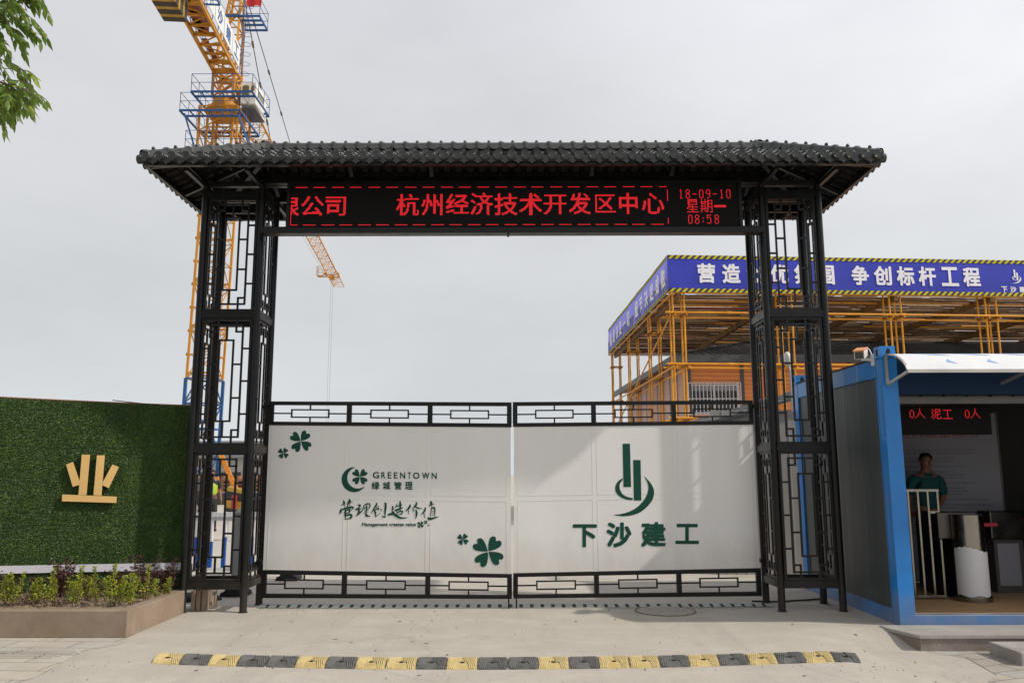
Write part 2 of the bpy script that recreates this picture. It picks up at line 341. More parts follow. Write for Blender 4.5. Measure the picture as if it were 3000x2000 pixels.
# ------------------------------------------------------------------ lettering
_G = {}
def glyph(txt, bold=0.):
    k = (txt, bold)
    if k in _G: return _G[k]
    cu = bpy.data.curves.new('g', 'FONT'); cu.body = txt; cu.offset = bold; cu.resolution_u = 3
    o = bpy.data.objects.new('g', cu); me = bpy.data.meshes.new_from_object(o); me.calc_loop_triangles()
    P = np.array([v.co[:2] for v in me.vertices]) if len(me.vertices) else np.zeros((0, 2))
    T = [tuple(t.vertices) for t in me.loop_triangles]
    bpy.data.objects.remove(o); bpy.data.curves.remove(cu); bpy.data.meshes.remove(me)
    lo = P.min(0); hi = P.max(0); P = (P-lo)/(hi-lo)
    _G[k] = (P, T); return _G[k]
def put(mb, txt, box, f, m=0, bold=0., skew=0.):       # box = left, top, right, bottom in the units f takes
    # bold thickens every stroke by layering shifted copies, each a hair in front of the last
    P, T = glyph(txt); x0, y0, x1, y1 = box; bw = bold*min(abs(x1-x0), abs(y1-y0))
    x0 += bw; x1 -= bw; s_ = 1 if y1 > y0 else -1; y0 += bw*s_; y1 -= bw*s_
    sh = [(0, 0)] if not bold else [(0, 0), (-1, -.55), (1, .55), (-.55, 1), (.55, -1), (-.9, .8), (.9, -.8), (.8, .9), (-.8, -.9)]
    for k, (dx, dy) in enumerate(sh):
        ex = dict(o=.0002*k) if k else {}
        mb.add([f(x0+a*(x1-x0)+dx*bw, y1+b*(y0-y1)+dy*bw, **ex) for a, b in P], T, m)
def chars(items, f, m, parent, bold=0.):
    for ch, bx in items:
        mb = MB(); put(mb, ch, bx, f, bold=bold); mb.build('character', m, parent)
def smooth_line(pts, k=5):
    if len(pts) < 3: return pts
    P = [np.array(p, float) for p in pts]; P = [2*P[0]-P[1]]+P+[2*P[-1]-P[-2]]; o = []
    for i in range(1, len(P)-2):
        for j in range(k):
            t = j/k; o.append(.5*(2*P[i]+(P[i+1]-P[i-1])*t+(2*P[i-1]-5*P[i]+4*P[i+1]-P[i+2])*t*t+(3*P[i]-P[i-1]-3*P[i+1]+P[i+2])*t**3))
    o.append(P[-2]); return [tuple(p) for p in o]
def brush(mb, pts, w, f, m=0, off=0.):
    p = smooth_line(pts); n = len(p); A = []; B = []
    for i in range(n):
        a = np.array(p[max(i-1, 0)]); b = np.array(p[min(i+1, n-1)]); d = (b-a)/max(1e-6, np.linalg.norm(b-a)); nn = np.array((-d[1], d[0]))
        t = i/(n-1); ww = w*.5*(.62+.5*math.sin(PI*min(1, t*1.25)))*(1 if t < .8 else 1-.45*(t-.8)/.2)
        A.append(np.array(p[i])+nn*ww); B.append(np.array(p[i])-nn*ww)
    d0 = np.array(p[0])-np.array(p[1]); d0 = d0/max(1e-6, np.linalg.norm(d0))*w*.25; d1 = np.array(p[-1])-np.array(p[-2]); d1 = d1/max(1e-6, np.linalg.norm(d1))*w*.3
    out = A+[np.array(p[-1])+d1]+B[::-1]+[np.array(p[0])+d0]
    mb.add([f(x, y, off) for x, y in A]+[f(x, y, off) for x, y in B], [(i, i+1, n+i+1, n+i) for i in range(n-1)], m)
    k = len(A); mb.add([f(*A[0], off), f(*(np.array(p[0])+d0), off), f(*B[0], off)], [(0, 1, 2)], m); mb.add([f(*A[-1], off), f(*(np.array(p[-1])+d1), off), f(*B[-1], off)], [(0, 1, 2)], m)
PETAL = [(.0, .0), (.12, .10), (.3, .23), (.5, .34), (.7, .41), (.86, .40), (.97, .31), (1.0, .2), (.97, .12), (.84, .03)]
PETAL = PETAL+[(a, -b) for a, b in PETAL[:0:-1]]
def clover(mb, cx, cy, r, f, tilt=8, m=0):
    for k in range(4):
        t = math.radians(45+tilt+90*k); c, s_ = math.cos(t), math.sin(t)
        mb.add([f(cx+r*((a*.97+.03)*c-b*s_), cy-r*((a*.97+.03)*s_+b*c)) for a, b in PETAL], [tuple(range(len(PETAL)))], m)
EMB = [[(187, 208), (278, 208), (292, 745), (198, 745)], [(318, 410), (410, 410), (420, 912), (327, 912)],
       smooth_line([(190, 635), (140, 665), (105, 715), (95, 770), (110, 820), (150, 862), (210, 893), (280, 907), (313, 905)], 3)+smooth_line([(313, 880), (260, 872), (200, 845), (165, 800), (150, 755), (155, 700), (188, 655)], 3),
       smooth_line([(448, 605), (500, 655), (550, 720), (577, 790), (572, 860), (545, 925), (480, 1000), (400, 1060), (300, 1095), (200, 1107), (120, 1100), (65, 1090)], 3)+smooth_line([(150, 1083), (240, 1060), (330, 1020), (400, 965), (460, 895), (495, 820), (508, 750), (495, 690), (470, 640)], 3)]
# ================================================================== SETTING
def sst(t): t = max(0., min(1., t)); return t*t*(3-2*t)
def gh(x, y): return -.14*sst((x-2.7)/1.2)*sst((9.0-y)/.5)          # the apron dips towards the street in front of the booth
def grid_sheet(xs, ys, dz, lo=None, hi=None):
    m = MB(); vs = []
    for y in ys:
        for k, x in enumerate(xs):
            xx = x if lo is None else lo(y)+(hi(y)-lo(y))*x
            vs.append((xx, y, gh(xx, y)+dz))
    n = len(xs); m.add(vs, [(j*n+i, j*n+i+1, (j+1)*n+i+1, (j+1)*n+i) for j in range(len(ys)-1) for i in range(n-1)], 0, True); return m
gx0 = [-600, -60, -12, 0]+list(np.arange(2.5, 4.2, .1))+[5, 8, 12, 60, 600]; gy0 = [-60, 0, 5]+list(np.arange(8, 9.3, .1))+[10, 13, 20, 60, 900]
struct(grid_sheet(gx0, gy0, 0.).build('ground', conc_g))
LEFT = [(2., -3.98), (5.6, -3.95), (6.6, -3.93), (6.93, -3.80), (7.4, -3.86), (7.95, -3.93), (8.25, -3.72), (8.50, -3.80), (9.0, -3.86), (10.0, -3.88), (10.3, -3.9)]
RIGHT = [(2., 3.6), (5.8, 3.6), (6.66, 3.80), (7.0, 3.92), (7.3, 3.98), (7.55, 4.2), (8.2, 4.3), (8.55, 4.05), (10.3, 4.05)]
lo = lambda y: float(np.interp(y, [p[0] for p in LEFT], [p[1] for p in LEFT])); hi = lambda y: float(np.interp(y, [p[0] for p in RIGHT], [p[1] for p in RIGHT]))
struct(grid_sheet(list(np.linspace(0, 1, 60)), list(np.arange(2, 10.31, .083)), .004, lo, hi).build('driveway', conc))
struct(grid_sheet([0, 1], [2, 5, 5.6, 6.1, 6.6, 6.77, 6.93, 7.2, 7.4, 7.7, 7.95, 8.1, 8.25, 8.4, 8.54], .004, lambda y: -30, lambda y: lo(y)-.012).build('pavement', pave))
struct(grid_sheet([0, .01, .02, .05, .1, .3, 1], [2, 5, 5.8, 6.2, 6.66, 6.8, 7.0, 7.15, 7.3, 7.42, 7.55, 7.8, 8.0, 8.2, 8.3, 8.4, 8.5, 8.6, 8.7, 8.8, 8.9, 9.0], .004, lambda y: hi(y)+.012, lambda y: 40).build('pavement', pave_r))
g = MB()                                             # tactile strip: raised bars
for k in range(6):
    y = 7.62+k*.058; x1 = -3.90-.10*abs(k-3)*.5
    g.box(-9, x1, y, y+.028, .0045, .012)
struct(g.build('tactile_paving', pave))

# ================================================================== ENTRANCE GATEWAY
gw = thing('entrance_gateway', 'black gateway with two lattice towers and a dark tiled hip roof', 'gateway', (0, 10.34, 0))
PX = (3.15, 3.865); PY = (10.03, 10.645); RINGS = (.31, 1.90, 3.54, 5.08)
def panel_bars():
    B = []; t = .0
    for m in (0, 1):
        s = lambda u: 1-u if m else u
        B += [(s(.17), .045, s(.17), .945)]
        for v in (.237, .50, .763): B.append((s(0), v, s(.17), v))
        for v in (.365, .635): B.append((s(.17), v, s(.355), v))
        B += [(s(.31), 0, s(.31), .10), (s(.17), .10, s(.31), .10), (s(.31), .89, s(.31), 1), (s(.17), .89, s(.31), .89)]
        B.append((s(.355), .17, s(.355), .82))
    B += [(.17, .045, .83, .045), (.17, .945, .83, .945), (.355, .17, .645, .17), (.355, .82, .645, .82), (.5, .045, .5, .17), (.5, .82, .5, .945)]
    return B
BARS = panel_bars()
def tower(sx):
    xs = sorted((sx*PX[0], sx*PX[1]))
    root = bpy.data.objects.new('lattice_tower', None); C.objects.link(root); root.parent = gw
    for z in RINGS:                                  # ring beams between the posts
        tw = MB()
        for y in PY: tw.box(xs[0], xs[1], y-.028, y+.028, z-.042, z+.042)
        for x in xs: tw.box(x-.0285, x+.0285, PY[0]-.01, PY[1]+.01, z-.041, z+.041)
        tw.build('ring_beam', black, root)
    for x in xs:
        for y in PY:
            p = MB(); p.rod((x, y, 0), (x, y, 5.25), .043, n=16); p.rod((x, y, .0), (x, y, .012), .055, n=12)
            p.build('post', black, root)
    for i in range(3):
        z0, z1 = RINGS[i]+.038, RINGS[i+1]-.038
        for axis in (0, 1):
            for s in ((0,) if axis == 0 else (0, 1)):
                b = MB()
                if axis == 0: a0, a1 = xs[0]+.043, xs[1]-.043; fy = PY[s]; P = lambda u, v: V((a0+.02+u*(a1-a0-.04), fy, z1-.02-v*(z1-z0-.04)))
                else: a0, a1 = PY[0]+.043, PY[1]-.043; fx = xs[s]; P = lambda u, v: V((fx, a0+.02+u*(a1-a0-.04), z1-.02-v*(z1-z0-.04)))
                up = (0, 1, 0) if axis == 0 else (1, 0, 0)
                for u in (0, 1): b.bar(P(u, 0)-V((0, 0, -.02)), P(u, 1)-V((0, 0, .02)), .03, .026, up=up)
                for v in (0, 1): b.bar(P(.03, v), P(.97, v), .03, .024, up=up)
                for k, (u0, v0, u1, v1) in enumerate(BARS):
                    th = .018+.0006*(k % 7)
                    w = .0225
                    p, q = P(u0, v0), P(u1, v1); d = (q-p).normalized()*.0085
                    b.bar(p-d, q+d, w, th, up=up)
                b.build('lattice_panel', black, root)
    return root
tower(-1); tower(1)
cb = MB()                                            # beam carrying the screen, and the head beams under the roof
cb.box(-3.11, 3.11, 9.80, 9.95, 4.515, 4.59)
cb.box(-3.11, 3.11, 9.9, 10.0, 5.19, 5.27)
cb.box(-3.12, -2.80, 10.0, 10.05, 4.62, 4.66); cb.box(2.80, 3.12, 10.0, 10.05, 4.62, 4.66)
cb.build('crossbeam', black, gw, bevel=.004)
# ---- roof
EX, EYF, EYR, EZ = 4.36, 9.22, 11.46, 5.245
RY = (EYF+EYR)/2; RUN = (EYR-EYF)/2; RISE = .54; RX = EX-RUN
PER = .1585; BR = .041
def slope(mb, A, B, inward):
    A, B, inward = V(A), V(B), V(inward); L_ = (B-A).length; du = (B-A)/L_
    sl_ = inward*RUN+V((0, 0, RISE)); SL = sl_.length; nrm = du.cross(sl_).normalized()
    if nrm.z < 0: nrm = -nrm
    n = round(L_/PER); per = L_/n; us = []
    for i in range(n):
        c = (i+.5)*per
        us += [(c-per/2, 0)]+[(c+BR*math.sin(a), BR*math.cos(a)) for a in np.linspace(-PI/2, PI/2, 9)]
    us.append((L_, 0)); rows = []; NC = 6
    for c in range(NC):
        rows += [(c/NC, .018), ((c+1)/NC-.0001, .002)]
    vs = []; w = len(us)
    for t, o in rows:
        lo, hi = t*RUN, L_-t*RUN
        for u, h in us:
            uu = min(max(u, lo), hi); vs.append(A+du*uu+sl_*t+nrm*(h+o))
    fs = []
    for r in range(len(rows)-1):
        lo, hi = rows[r][0]*RUN, L_-rows[r][0]*RUN
        for k in range(w-1):
            if us[k+1][0] > lo and us[k][0] < hi: fs.append((r*w+k, r*w+k+1, (r+1)*w+k+1, (r+1)*w+k))
    mb.add(vs, fs, 0, False)
    return [A+du*(i+.5)*per for i in range(n)], [A+du*(i*per) for i in range(n+1)], du, -inward
rf = MB(); cor = [(-EX, EYF, EZ), (EX, EYF, EZ), (EX, EYR, EZ), (-EX, EYR, EZ)]; trims = []
for i, inw in enumerate([(0, 1, 0), (-1, 0, 0), (0, -1, 0), (1, 0, 0)]): trims.append(slope(rf, cor[i], cor[(i+1) % 4], inw))
roof = rf.build('roof', [tile_m, under_m], gw)
mo = roof.modifiers.new('thick', 'SOLIDIFY'); mo.thickness = .012; mo.offset = -1; mo.material_offset = 1; mo.material_offset_rim = 0
tr = MB()                                            # round end tiles and pointed drip tiles along the eaves
for cs, gs, du, outw in trims:
    for c in cs:
        c = c+du*random.gauss(0, .0035)+V((0, 0, random.gauss(0, .003))); p = c+V((0, 0, .024))-outw*.03; tr.rod(p, p+outw*.075, .055, n=18); q = p+outw*.0752
        for r0, r1, d in ((.055, .047, .007), (.036, .031, .005)):
            k = 18; vs = []
            for r, dd in ((r0, 0), (r0-.002, d), (r1, d), (r1-.003, 0)):
                vs += [q+du*(r*math.cos(2*PI*j/k))+V((0, 0, r*math.sin(2*PI*j/k)))+outw*dd for j in range(k)]
            tr.add(vs, [(b*k+j, b*k+(j+1) % k, (b+1)*k+(j+1) % k, (b+1)*k+j) for b in range(3) for j in range(k)], 0, True)
        tr.bar(q+du*-.014+V((0, 0, -.01))+outw*.002, q+du*.014+V((0, 0, .012))+outw*.002, .005, .005)
    for c in gs[1:-1]:
        h = PER/2-.004
        P = [(-h, .02), (h, .02), (h, -.028), (h*.62, -.052), (h*.25, -.060), (0, -.083), (-h*.25, -.060), (-h*.62, -.052), (-h, -.028)]
        tr.prism(P, lambda a, b, d: c+du*a+V((0, 0, b+.012))+outw*d, -.004, .008)
tr.build('eave_trim', tile_m, roof)
def cap_line(p, q, r, name, bump_every=.30):
    p, q = V(p), V(q); d = q-p; L_ = d.length; d /= L_; a = d.cross(V((0, 0, 1))).normalized(); b = a.cross(d)
    m = MB(); n = max(2, round(L_/bump_every)); k = 9
    for i in range(n):
        s0, s1 = i*L_/n, (i+1)*L_/n+.03; vs = []
        for sx_, rr, lift in ((s0, r*1.02, .0), (s0+.05, r*1.0, 0), (s0+.07, r*.9, 0), (s1-.05, r*.9, .0), (s1-.03, r*1.12, 0), (s1, r*1.14, 0)):
            vs += [p+d*sx_+a*(rr*math.cos(t)*1.1)+b*(rr*math.sin(t)-.02+lift) for t in np.linspace(-.35, PI+.35, k)]
        m.add(vs, [(j*k+t, j*k+t+1, (j+1)*k+t+1, (j+1)*k+t) for j in range(5) for t in range(k-1)], 0, True)
        c = p+d*(s0+s1)/2+b*(r*.9); m.ball(c-b*.01, .024, .024, .026, nu=8, nv=6)
        # scalloped skirt under the cap, on both sides
        for sg in (1, -1):
            for j in range(2):
                c = p+d*(s0+(j+.5)*(s1-s0)/2)+a*sg*(r*1.05)-b*.03
                P = [(-.07, .05), (.07, .05), (.07, 0), (.045, -.035), (0, -.045), (-.045, -.035), (-.07, 0)]
                m.prism(P, lambda x, y, e_: c+d*x+b*y+a*sg*(e_-y*.5), 0, .012)
    o = m.build(name, tile_m, roof); return o
zr = EZ+RISE
cap_line((-RX-.06, RY, zr+.055), (RX+.06, RY, zr+.055), .085, 'ridge_cap', .317)
for sx in (-1, 1):
    for ey in (EYF, EYR):
        p = V((sx*(EX-.02), ey+(.02 if ey < RY else -.02), EZ+.06)); q = V((sx*RX, RY, zr+.075)); cap_line(p, q, .078, 'hip_cap', .27)
# steelwork under the tiles
eb = MB()
zz = EZ-.05
for a, b in ((0, 1), (1, 2), (2, 3), (3, 0)):
    p, q = V(cor[a]), V(cor[b]); c = V((0, RY, 0)); f = lambda v: V((v.x*(1-.05/EX), v.y+(.06 if v.y < RY else -.06), EZ-.045)); eb.bar(f(p), f(q), .05, .05)
eb.build('eave_beam', rafter_m, roof)
def rafter(p, q, w):
    m = MB(); m.bar(p, q, w, w); m.build('rafter', rafter_m, roof)
for sx in (-1, 1):
    for ey in (EYF, EYR): rafter((sx*(EX-.1), ey+(.1 if ey < RY else -.1), EZ-.05), (sx*RX, RY, zr-.09), .06)
    rafter((sx*(EX-.1), RY, EZ-.045), (sx*RX, RY, zr-.09), .05)
for x in np.linspace(-RX+.02, RX-.02, 7):
    for ey in (EYF, EYR): rafter((x, ey+(.1 if ey < RY else -.1), EZ-.045), (x, RY, zr-.09), .05)
pl = MB()
for t in (.3, .62, .92):
    for sg in (-1, 1):
        y = RY+sg*RUN*(1-t); x = EX-RUN*t; z = EZ+RISE*t-.025; pl.bar((-x+.08, y, z), (x-.08, y, z), .04, .04)
    for sx in (-1, 1):
        x = sx*(EX-RUN*t); pl.bar((x, RY-RUN*(1-t)+.08, EZ+RISE*t-.026), (x, RY+RUN*(1-t)-.08, EZ+RISE*t-.026), .04, .04)
pl.bar((-3.9, PY[0], 5.22), (3.9, PY[0], 5.22), .07, .07); pl.bar((-3.9, PY[1], 5.22), (3.9, PY[1], 5.22), .07, .07)
for x in (-3.865, -3.15, 3.15, 3.865): pl.bar((x, EYF+.15, 5.175), (x, EYR-.15, 5.175), .045, .045)
for x in (-3.865, -3.15, 0, 3.15, 3.865): pl.bar((x, RY, 5.2), (x, RY, zr-.1), .05, .05)
pl.build('purlin', rafter_m, roof)

# ================================================================== LED SCREEN
LY = 9.84
led = thing('led_sign', 'long black LED screen with red dot-matrix Chinese text hanging under the tiled roof', 'led sign', (0, LY, 4.6))
b = MB(); b.box(-2.745, 2.81, LY, LY+.14, 4.592, 5.15); b.build('screen', screen_m, led)
b = MB()
for x0, x1, z0, z1 in ((-2.785, 2.85, 5.15, 5.185), (-2.785, -2.745, 4.592, 5.15), (2.81, 2.85, 4.592, 5.15)): b.box(x0, x1, LY-.02, LY+.16, z0, z1)
b.build('frame', blackm, led)
PIT = .0105; X0, Z0 = -2.735, 4.602; NX, NZ = int(5.535/PIT), int(.54/PIT)
grid = np.zeros((NZ, NX), bool)
def led_mark(P, T):
    for t in T:
        a, b_, c = P[t[0]], P[t[1]], P[t[2]]
        lo = np.minimum(np.minimum(a, b_), c); hi = np.maximum(np.maximum(a, b_), c)
        i0, i1 = max(0, int((lo[0]-X0)/PIT)-1), min(NX, int((hi[0]-X0)/PIT)+2); j0, j1 = max(0, int((lo[1]-Z0)/PIT)-1), min(NZ, int((hi[1]-Z0)/PIT)+2)
        if i1 <= i0 or j1 <= j0: continue
        gx, gz = np.meshgrid(X0+(np.arange(i0, i1)+.5)*PIT, Z0+(np.arange(j0, j1)+.5)*PIT)
        s = lambda p, q: (q[0]-p[0])*(gz-p[1])-(q[1]-p[1])*(gx-p[0])
        d1, d2, d3 = s(a, b_), s(b_, c), s(c, a)
        grid[j0:j1, i0:i1] |= ((d1 >= 0) & (d2 >= 0) & (d3 >= 0)) | ((d1 <= 0) & (d2 <= 0) & (d3 <= 0))
def led_put(txt, box, ox, oy=380, sc=2.94, bold=.012):
    P, T = glyph(txt); x0, y0, x1, y1 = box
    a = at(ox+x0/sc, oy+y0/sc, LY); c = at(ox+x1/sc, oy+y1/sc, LY)
    Q = np.stack([a.x+P[:, 0]*(c.x-a.x), c.z+P[:, 1]*(a.z-c.z)], 1)
    for dx, dz in ([(-.4, 0), (.4, 0), (0, .3), (0, -.3)] if bold else [(0, 0)]): led_mark(Q+np.array((dx, dz))*PIT, T)
DOT = {'0': ('.###.', '#...#', '#...#', '#...#', '#...#', '#...#', '#...#', '#...#', '#...#', '#...#', '.###.'), '1': ('..#..', '.##..', '..#..', '..#..', '..#..', '..#..', '..#..', '..#..', '..#..', '..#..', '.###.'),
       '8': ('.###.', '#...#', '#...#', '#...#', '.###.', '.###.', '#...#', '#...#', '#...#', '#...#', '.###.'), '9': ('.###.', '#...#', '#...#', '#...#', '#...#', '.####', '....#', '....#', '....#', '...#.', '.##..'),
       '5': ('#####', '#....', '#....', '####.', '#...#', '....#', '....#', '....#', '....#', '#...#', '.###.'), '-': ('.....',)*5+('#####',)+('.....',)*5, ':': ('.....', '.....', '.....', '..#..', '..#..', '.....', '.....', '..#..', '..#..', '.....', '.....')}
def led_digit(ch, px, py):
    p = at(1500+px/2.94, 380+py/2.94, LY); i = int((p.x-X0)/PIT); j = int((p.z-Z0)/PIT)
    for r, row in enumerate(DOT[ch]):
        for k, c in enumerate(row):
            if c == '#': grid[j-r, i+k] = True
for t, bx in (('公', (247, 575, 432, 742)), ('司', (457, 578, 620, 740)), ('杭', (1065, 556, 1253, 740)), ('州', (1282, 556, 1456, 737)), ('经', (1490, 555, 1685, 724)), ('济', (1703, 545, 1893, 733)), ('技', (1910, 552, 2105, 735)), ('术', (2122, 552, 2318, 733)), ('限', (35, 585, 222, 742))):
    led_put(t, bx, 800)
for t, bx in (('开', (275, 560, 470, 730)), ('发', (488, 548, 678, 727)), ('区', (715, 560, 888, 715)), ('中', (920, 548, 1083, 727)), ('心', (1118, 548, 1312, 722))): led_put(t, bx, 1500)
for k, ch in enumerate('18-09-10'): led_digit(ch, 1440+k*58, 522)
led_put('星', (1500, 603, 1610, 712), 1500, bold=0); led_put('期', (1618, 603, 1728, 712), 1500, bold=0); led_put('一', (1740, 652, 1842, 666), 1500)
for ch, x0 in (('0', 1517), ('8', 1577), (':', 1632), ('5', 1683), ('8', 1745)): led_digit(ch, x0, 735)
jt, jb = NZ-3, 2
i_end = int((at(1955, 560, LY).x-X0)/PIT)
for k in range(40):
    i0 = 3+int(k*21.5); grid[jt, max(i0+2, 0):min(i0+16, i_end)] = True
    i0 = -6+int(k*21.5); grid[jb, max(i0, 0):max(0, min(i0+15, i_end))] = True
grid[jt-17:jt-3, i_end] = True; grid[jb+1:jb+8, i_end] = True; grid[3:20, 0] = True
b = MB(); js, is_ = np.nonzero(grid)
for j, i in zip(js, is_):
    x, z = X0+(i+.5)*PIT, Z0+(j+.5)*PIT; h = PIT*.40
    b.add([(x-h, LY-.003, z-h), (x+h, LY-.003, z-h), (x+h, LY-.003, z+h), (x-h, LY-.003, z+h)], [(0, 1, 2, 3)])
b.build('lettering', red_led, led)
b = MB(); b.box(-.06, -.03, LY-.03, LY-.005, 4.47, 4.53); b.build('bracket', rafter_m, led)

# ================================================================== GATE LEAVES
def leaf(label, hinge, meet, zh, zm, side):
    """hinge, meet: plan points; zh, zm: (bottom, panel bottom, panel top, top) at the hinge and at the meeting edge"""
    H, M = V((*hinge, 0)), V((*meet, 0)); d = M-H; Ln = d.length; d /= Ln
    n = V((d.y, -d.x, 0)); n = n if n.y < 0 else -n        # towards the street
    root = thing('gate_leaf', label, 'gate', (hinge[0], hinge[1], 0))
    def P(u, k, o=0.):                               # u 0..1 along, k = level 0..3 with fractions
        i = min(int(k), 2); f = k-i
        z = (zh[i]+(zh[i+1]-zh[i])*f)*(1-u)+(zm[i]+(zm[i+1]-zm[i])*f)*u
        return H+d*(u*Ln)+V((0, 0, z))+n*o
    def slabq(mb, u0, k0, u1, k1, o0, o1):
        vs = [P(u, k, o) for o in (o0, o1) for u, k in ((u0, k0), (u1, k0), (u1, k1), (u0, k1))]
        mb.add(vs, [(3, 2, 1, 0), (4, 5, 6, 7), (0, 1, 5, 4), (1, 2, 6, 5), (2, 3, 7, 6), (3, 0, 4, 7)])
    p = MB(); slabq(p, 0.004, 1., .996, 2., -.022, .014)
    pan = p.build('panel', white_p, root)
    p = MB(); e_ = .0195; ct = [e_, .3333, .6667, 1-e_]; kh = 1.505
    def ridge(u0, k0, u1, k1):
        a, c = P(u0, k0, .0128), P(u1, k1, .0128); p.bar(a, c, .007, .0075, up=n)
    for i in range(3):
        u0, u1 = ct[i]+(.0095 if i else 0), ct[i+1]-(.0095 if i < 2 else 0)
        for k0, k1 in ((1.004, kh-.018), (kh+.018, 1.996)):
            ridge(u0, k0, u1, k0); ridge(u0, k1, u1, k1); ridge(u0, k0, u0, k1); ridge(u1, k0, u1, k1)
    p.build('panel_moulding', white_p, pan)
    for nm, ka, kb in (('lattice_band', 2., 3.), ('lattice_band', 0., 1.)):
        p = MB(); t = .155; w = .017
        slabq(p, 0, ka+.001, 1, ka+t, -.026, .022); slabq(p, 0, kb-t, 1, kb-.001, -.026, .022)
        for u in (.009, .3333, .6667, .991):
            hw = .0095; slabq(p, u-hw, ka+t, u+hw, kb-t, -.025, .021)
        for i in range(3):
            u0, u1 = (.0185 if i == 0 else ct[i]+.0095), (.9815 if i == 2 else ct[i+1]-.0095); c = (u0+u1)/2; kc = (ka+kb)/2; hu = .077; hk = .155
            B = lambda a, b_, c_, d_, e=0: p.bar(P(a, b_), P(c_, d_), .017, .018+e, up=n)
            B(u0, kc, c-hu, kc, .002); B(c+hu, kc, u1, kc, .002); B(c, ka+t, c, kc-hk, .002); B(c, kc+hk, c, kb-t, .002)
            B(c-hu-.003, kc-hk, c+hu+.003, kc-hk); B(c-hu-.003, kc+hk, c+hu+.003, kc+hk); B(c-hu, kc-hk, c-hu, kc+hk, .004); B(c+hu, kc-hk, c+hu, kc+hk, .004)
        p.build(nm, blackm, root)
    p = MB(); a = P(.988, .12, .035); p.rod((a.x, a.y, .01), (a.x, a.y, a.z+.25), .009, n=8); p.bar(P(.988, .2, .022), P(.988, .2, .04), .03, .02); p.build('drop_bolt', blackm, root)
    for k in (2.75, 1.05):
        p = MB(); a = P(0, k); p.bar(a, a-d*.07, .09, .05); p.rod((a-d*.045)-V((0, 0, .05)), (a-d*.045)+V((0, 0, .05)), .022)
        p.build('hinge', blackm, root)
    def f(px, py, o=0.): return on(px, py, hinge, meet, .0176+o)
    return root, pan, f
glL, panL, fL = leaf('white gate leaf with green moon and clover logo and slogan', (-3.06, 10.42), (-.008, 10.29), (.115, .445, 2.205, 2.505), (.117, .405, 2.165, 2.475), -1)
glR, panR, fR = leaf('white gate leaf with green twin tower emblem above four large characters', (3.03, 10.42), (.009, 10.29), (.125, .455, 2.20, 2.505), (.122, .415, 2.17, 2.478), 1)
OFS = .0
c4 = lambda x, y, o=0.: fL(960+x/6.5333, 1350+y/6.5333, OFS+o)
tm = MB()
xs_ = [('G', 862, 985), ('R', 1025, 1105), ('E', 1148, 1222), ('E', 1265, 1338), ('N', 1385, 1483), ('T', 1530, 1595), ('O', 1632, 1757), ('W', 1805, 1945), ('N', 1988, 2088)]
chars([(ch, (a, 208+(a-862)*.012, c, 330+(a-862)*.012)) for ch, a, c in xs_], c4, green_p, panL, .03)
chars([(ch, (a, 395, c, 545)) for ch, a, c in (('绿', 840, 990), ('城', 1055, 1195), ('管', 1270, 1415), ('理', 1480, 1625))], c4, green_p, panL, .028)
put(tm, 'Management creates value', (655, 1178, 1688, 1262), c4, bold=.035)
tm.build('lettering', green_p, panL)
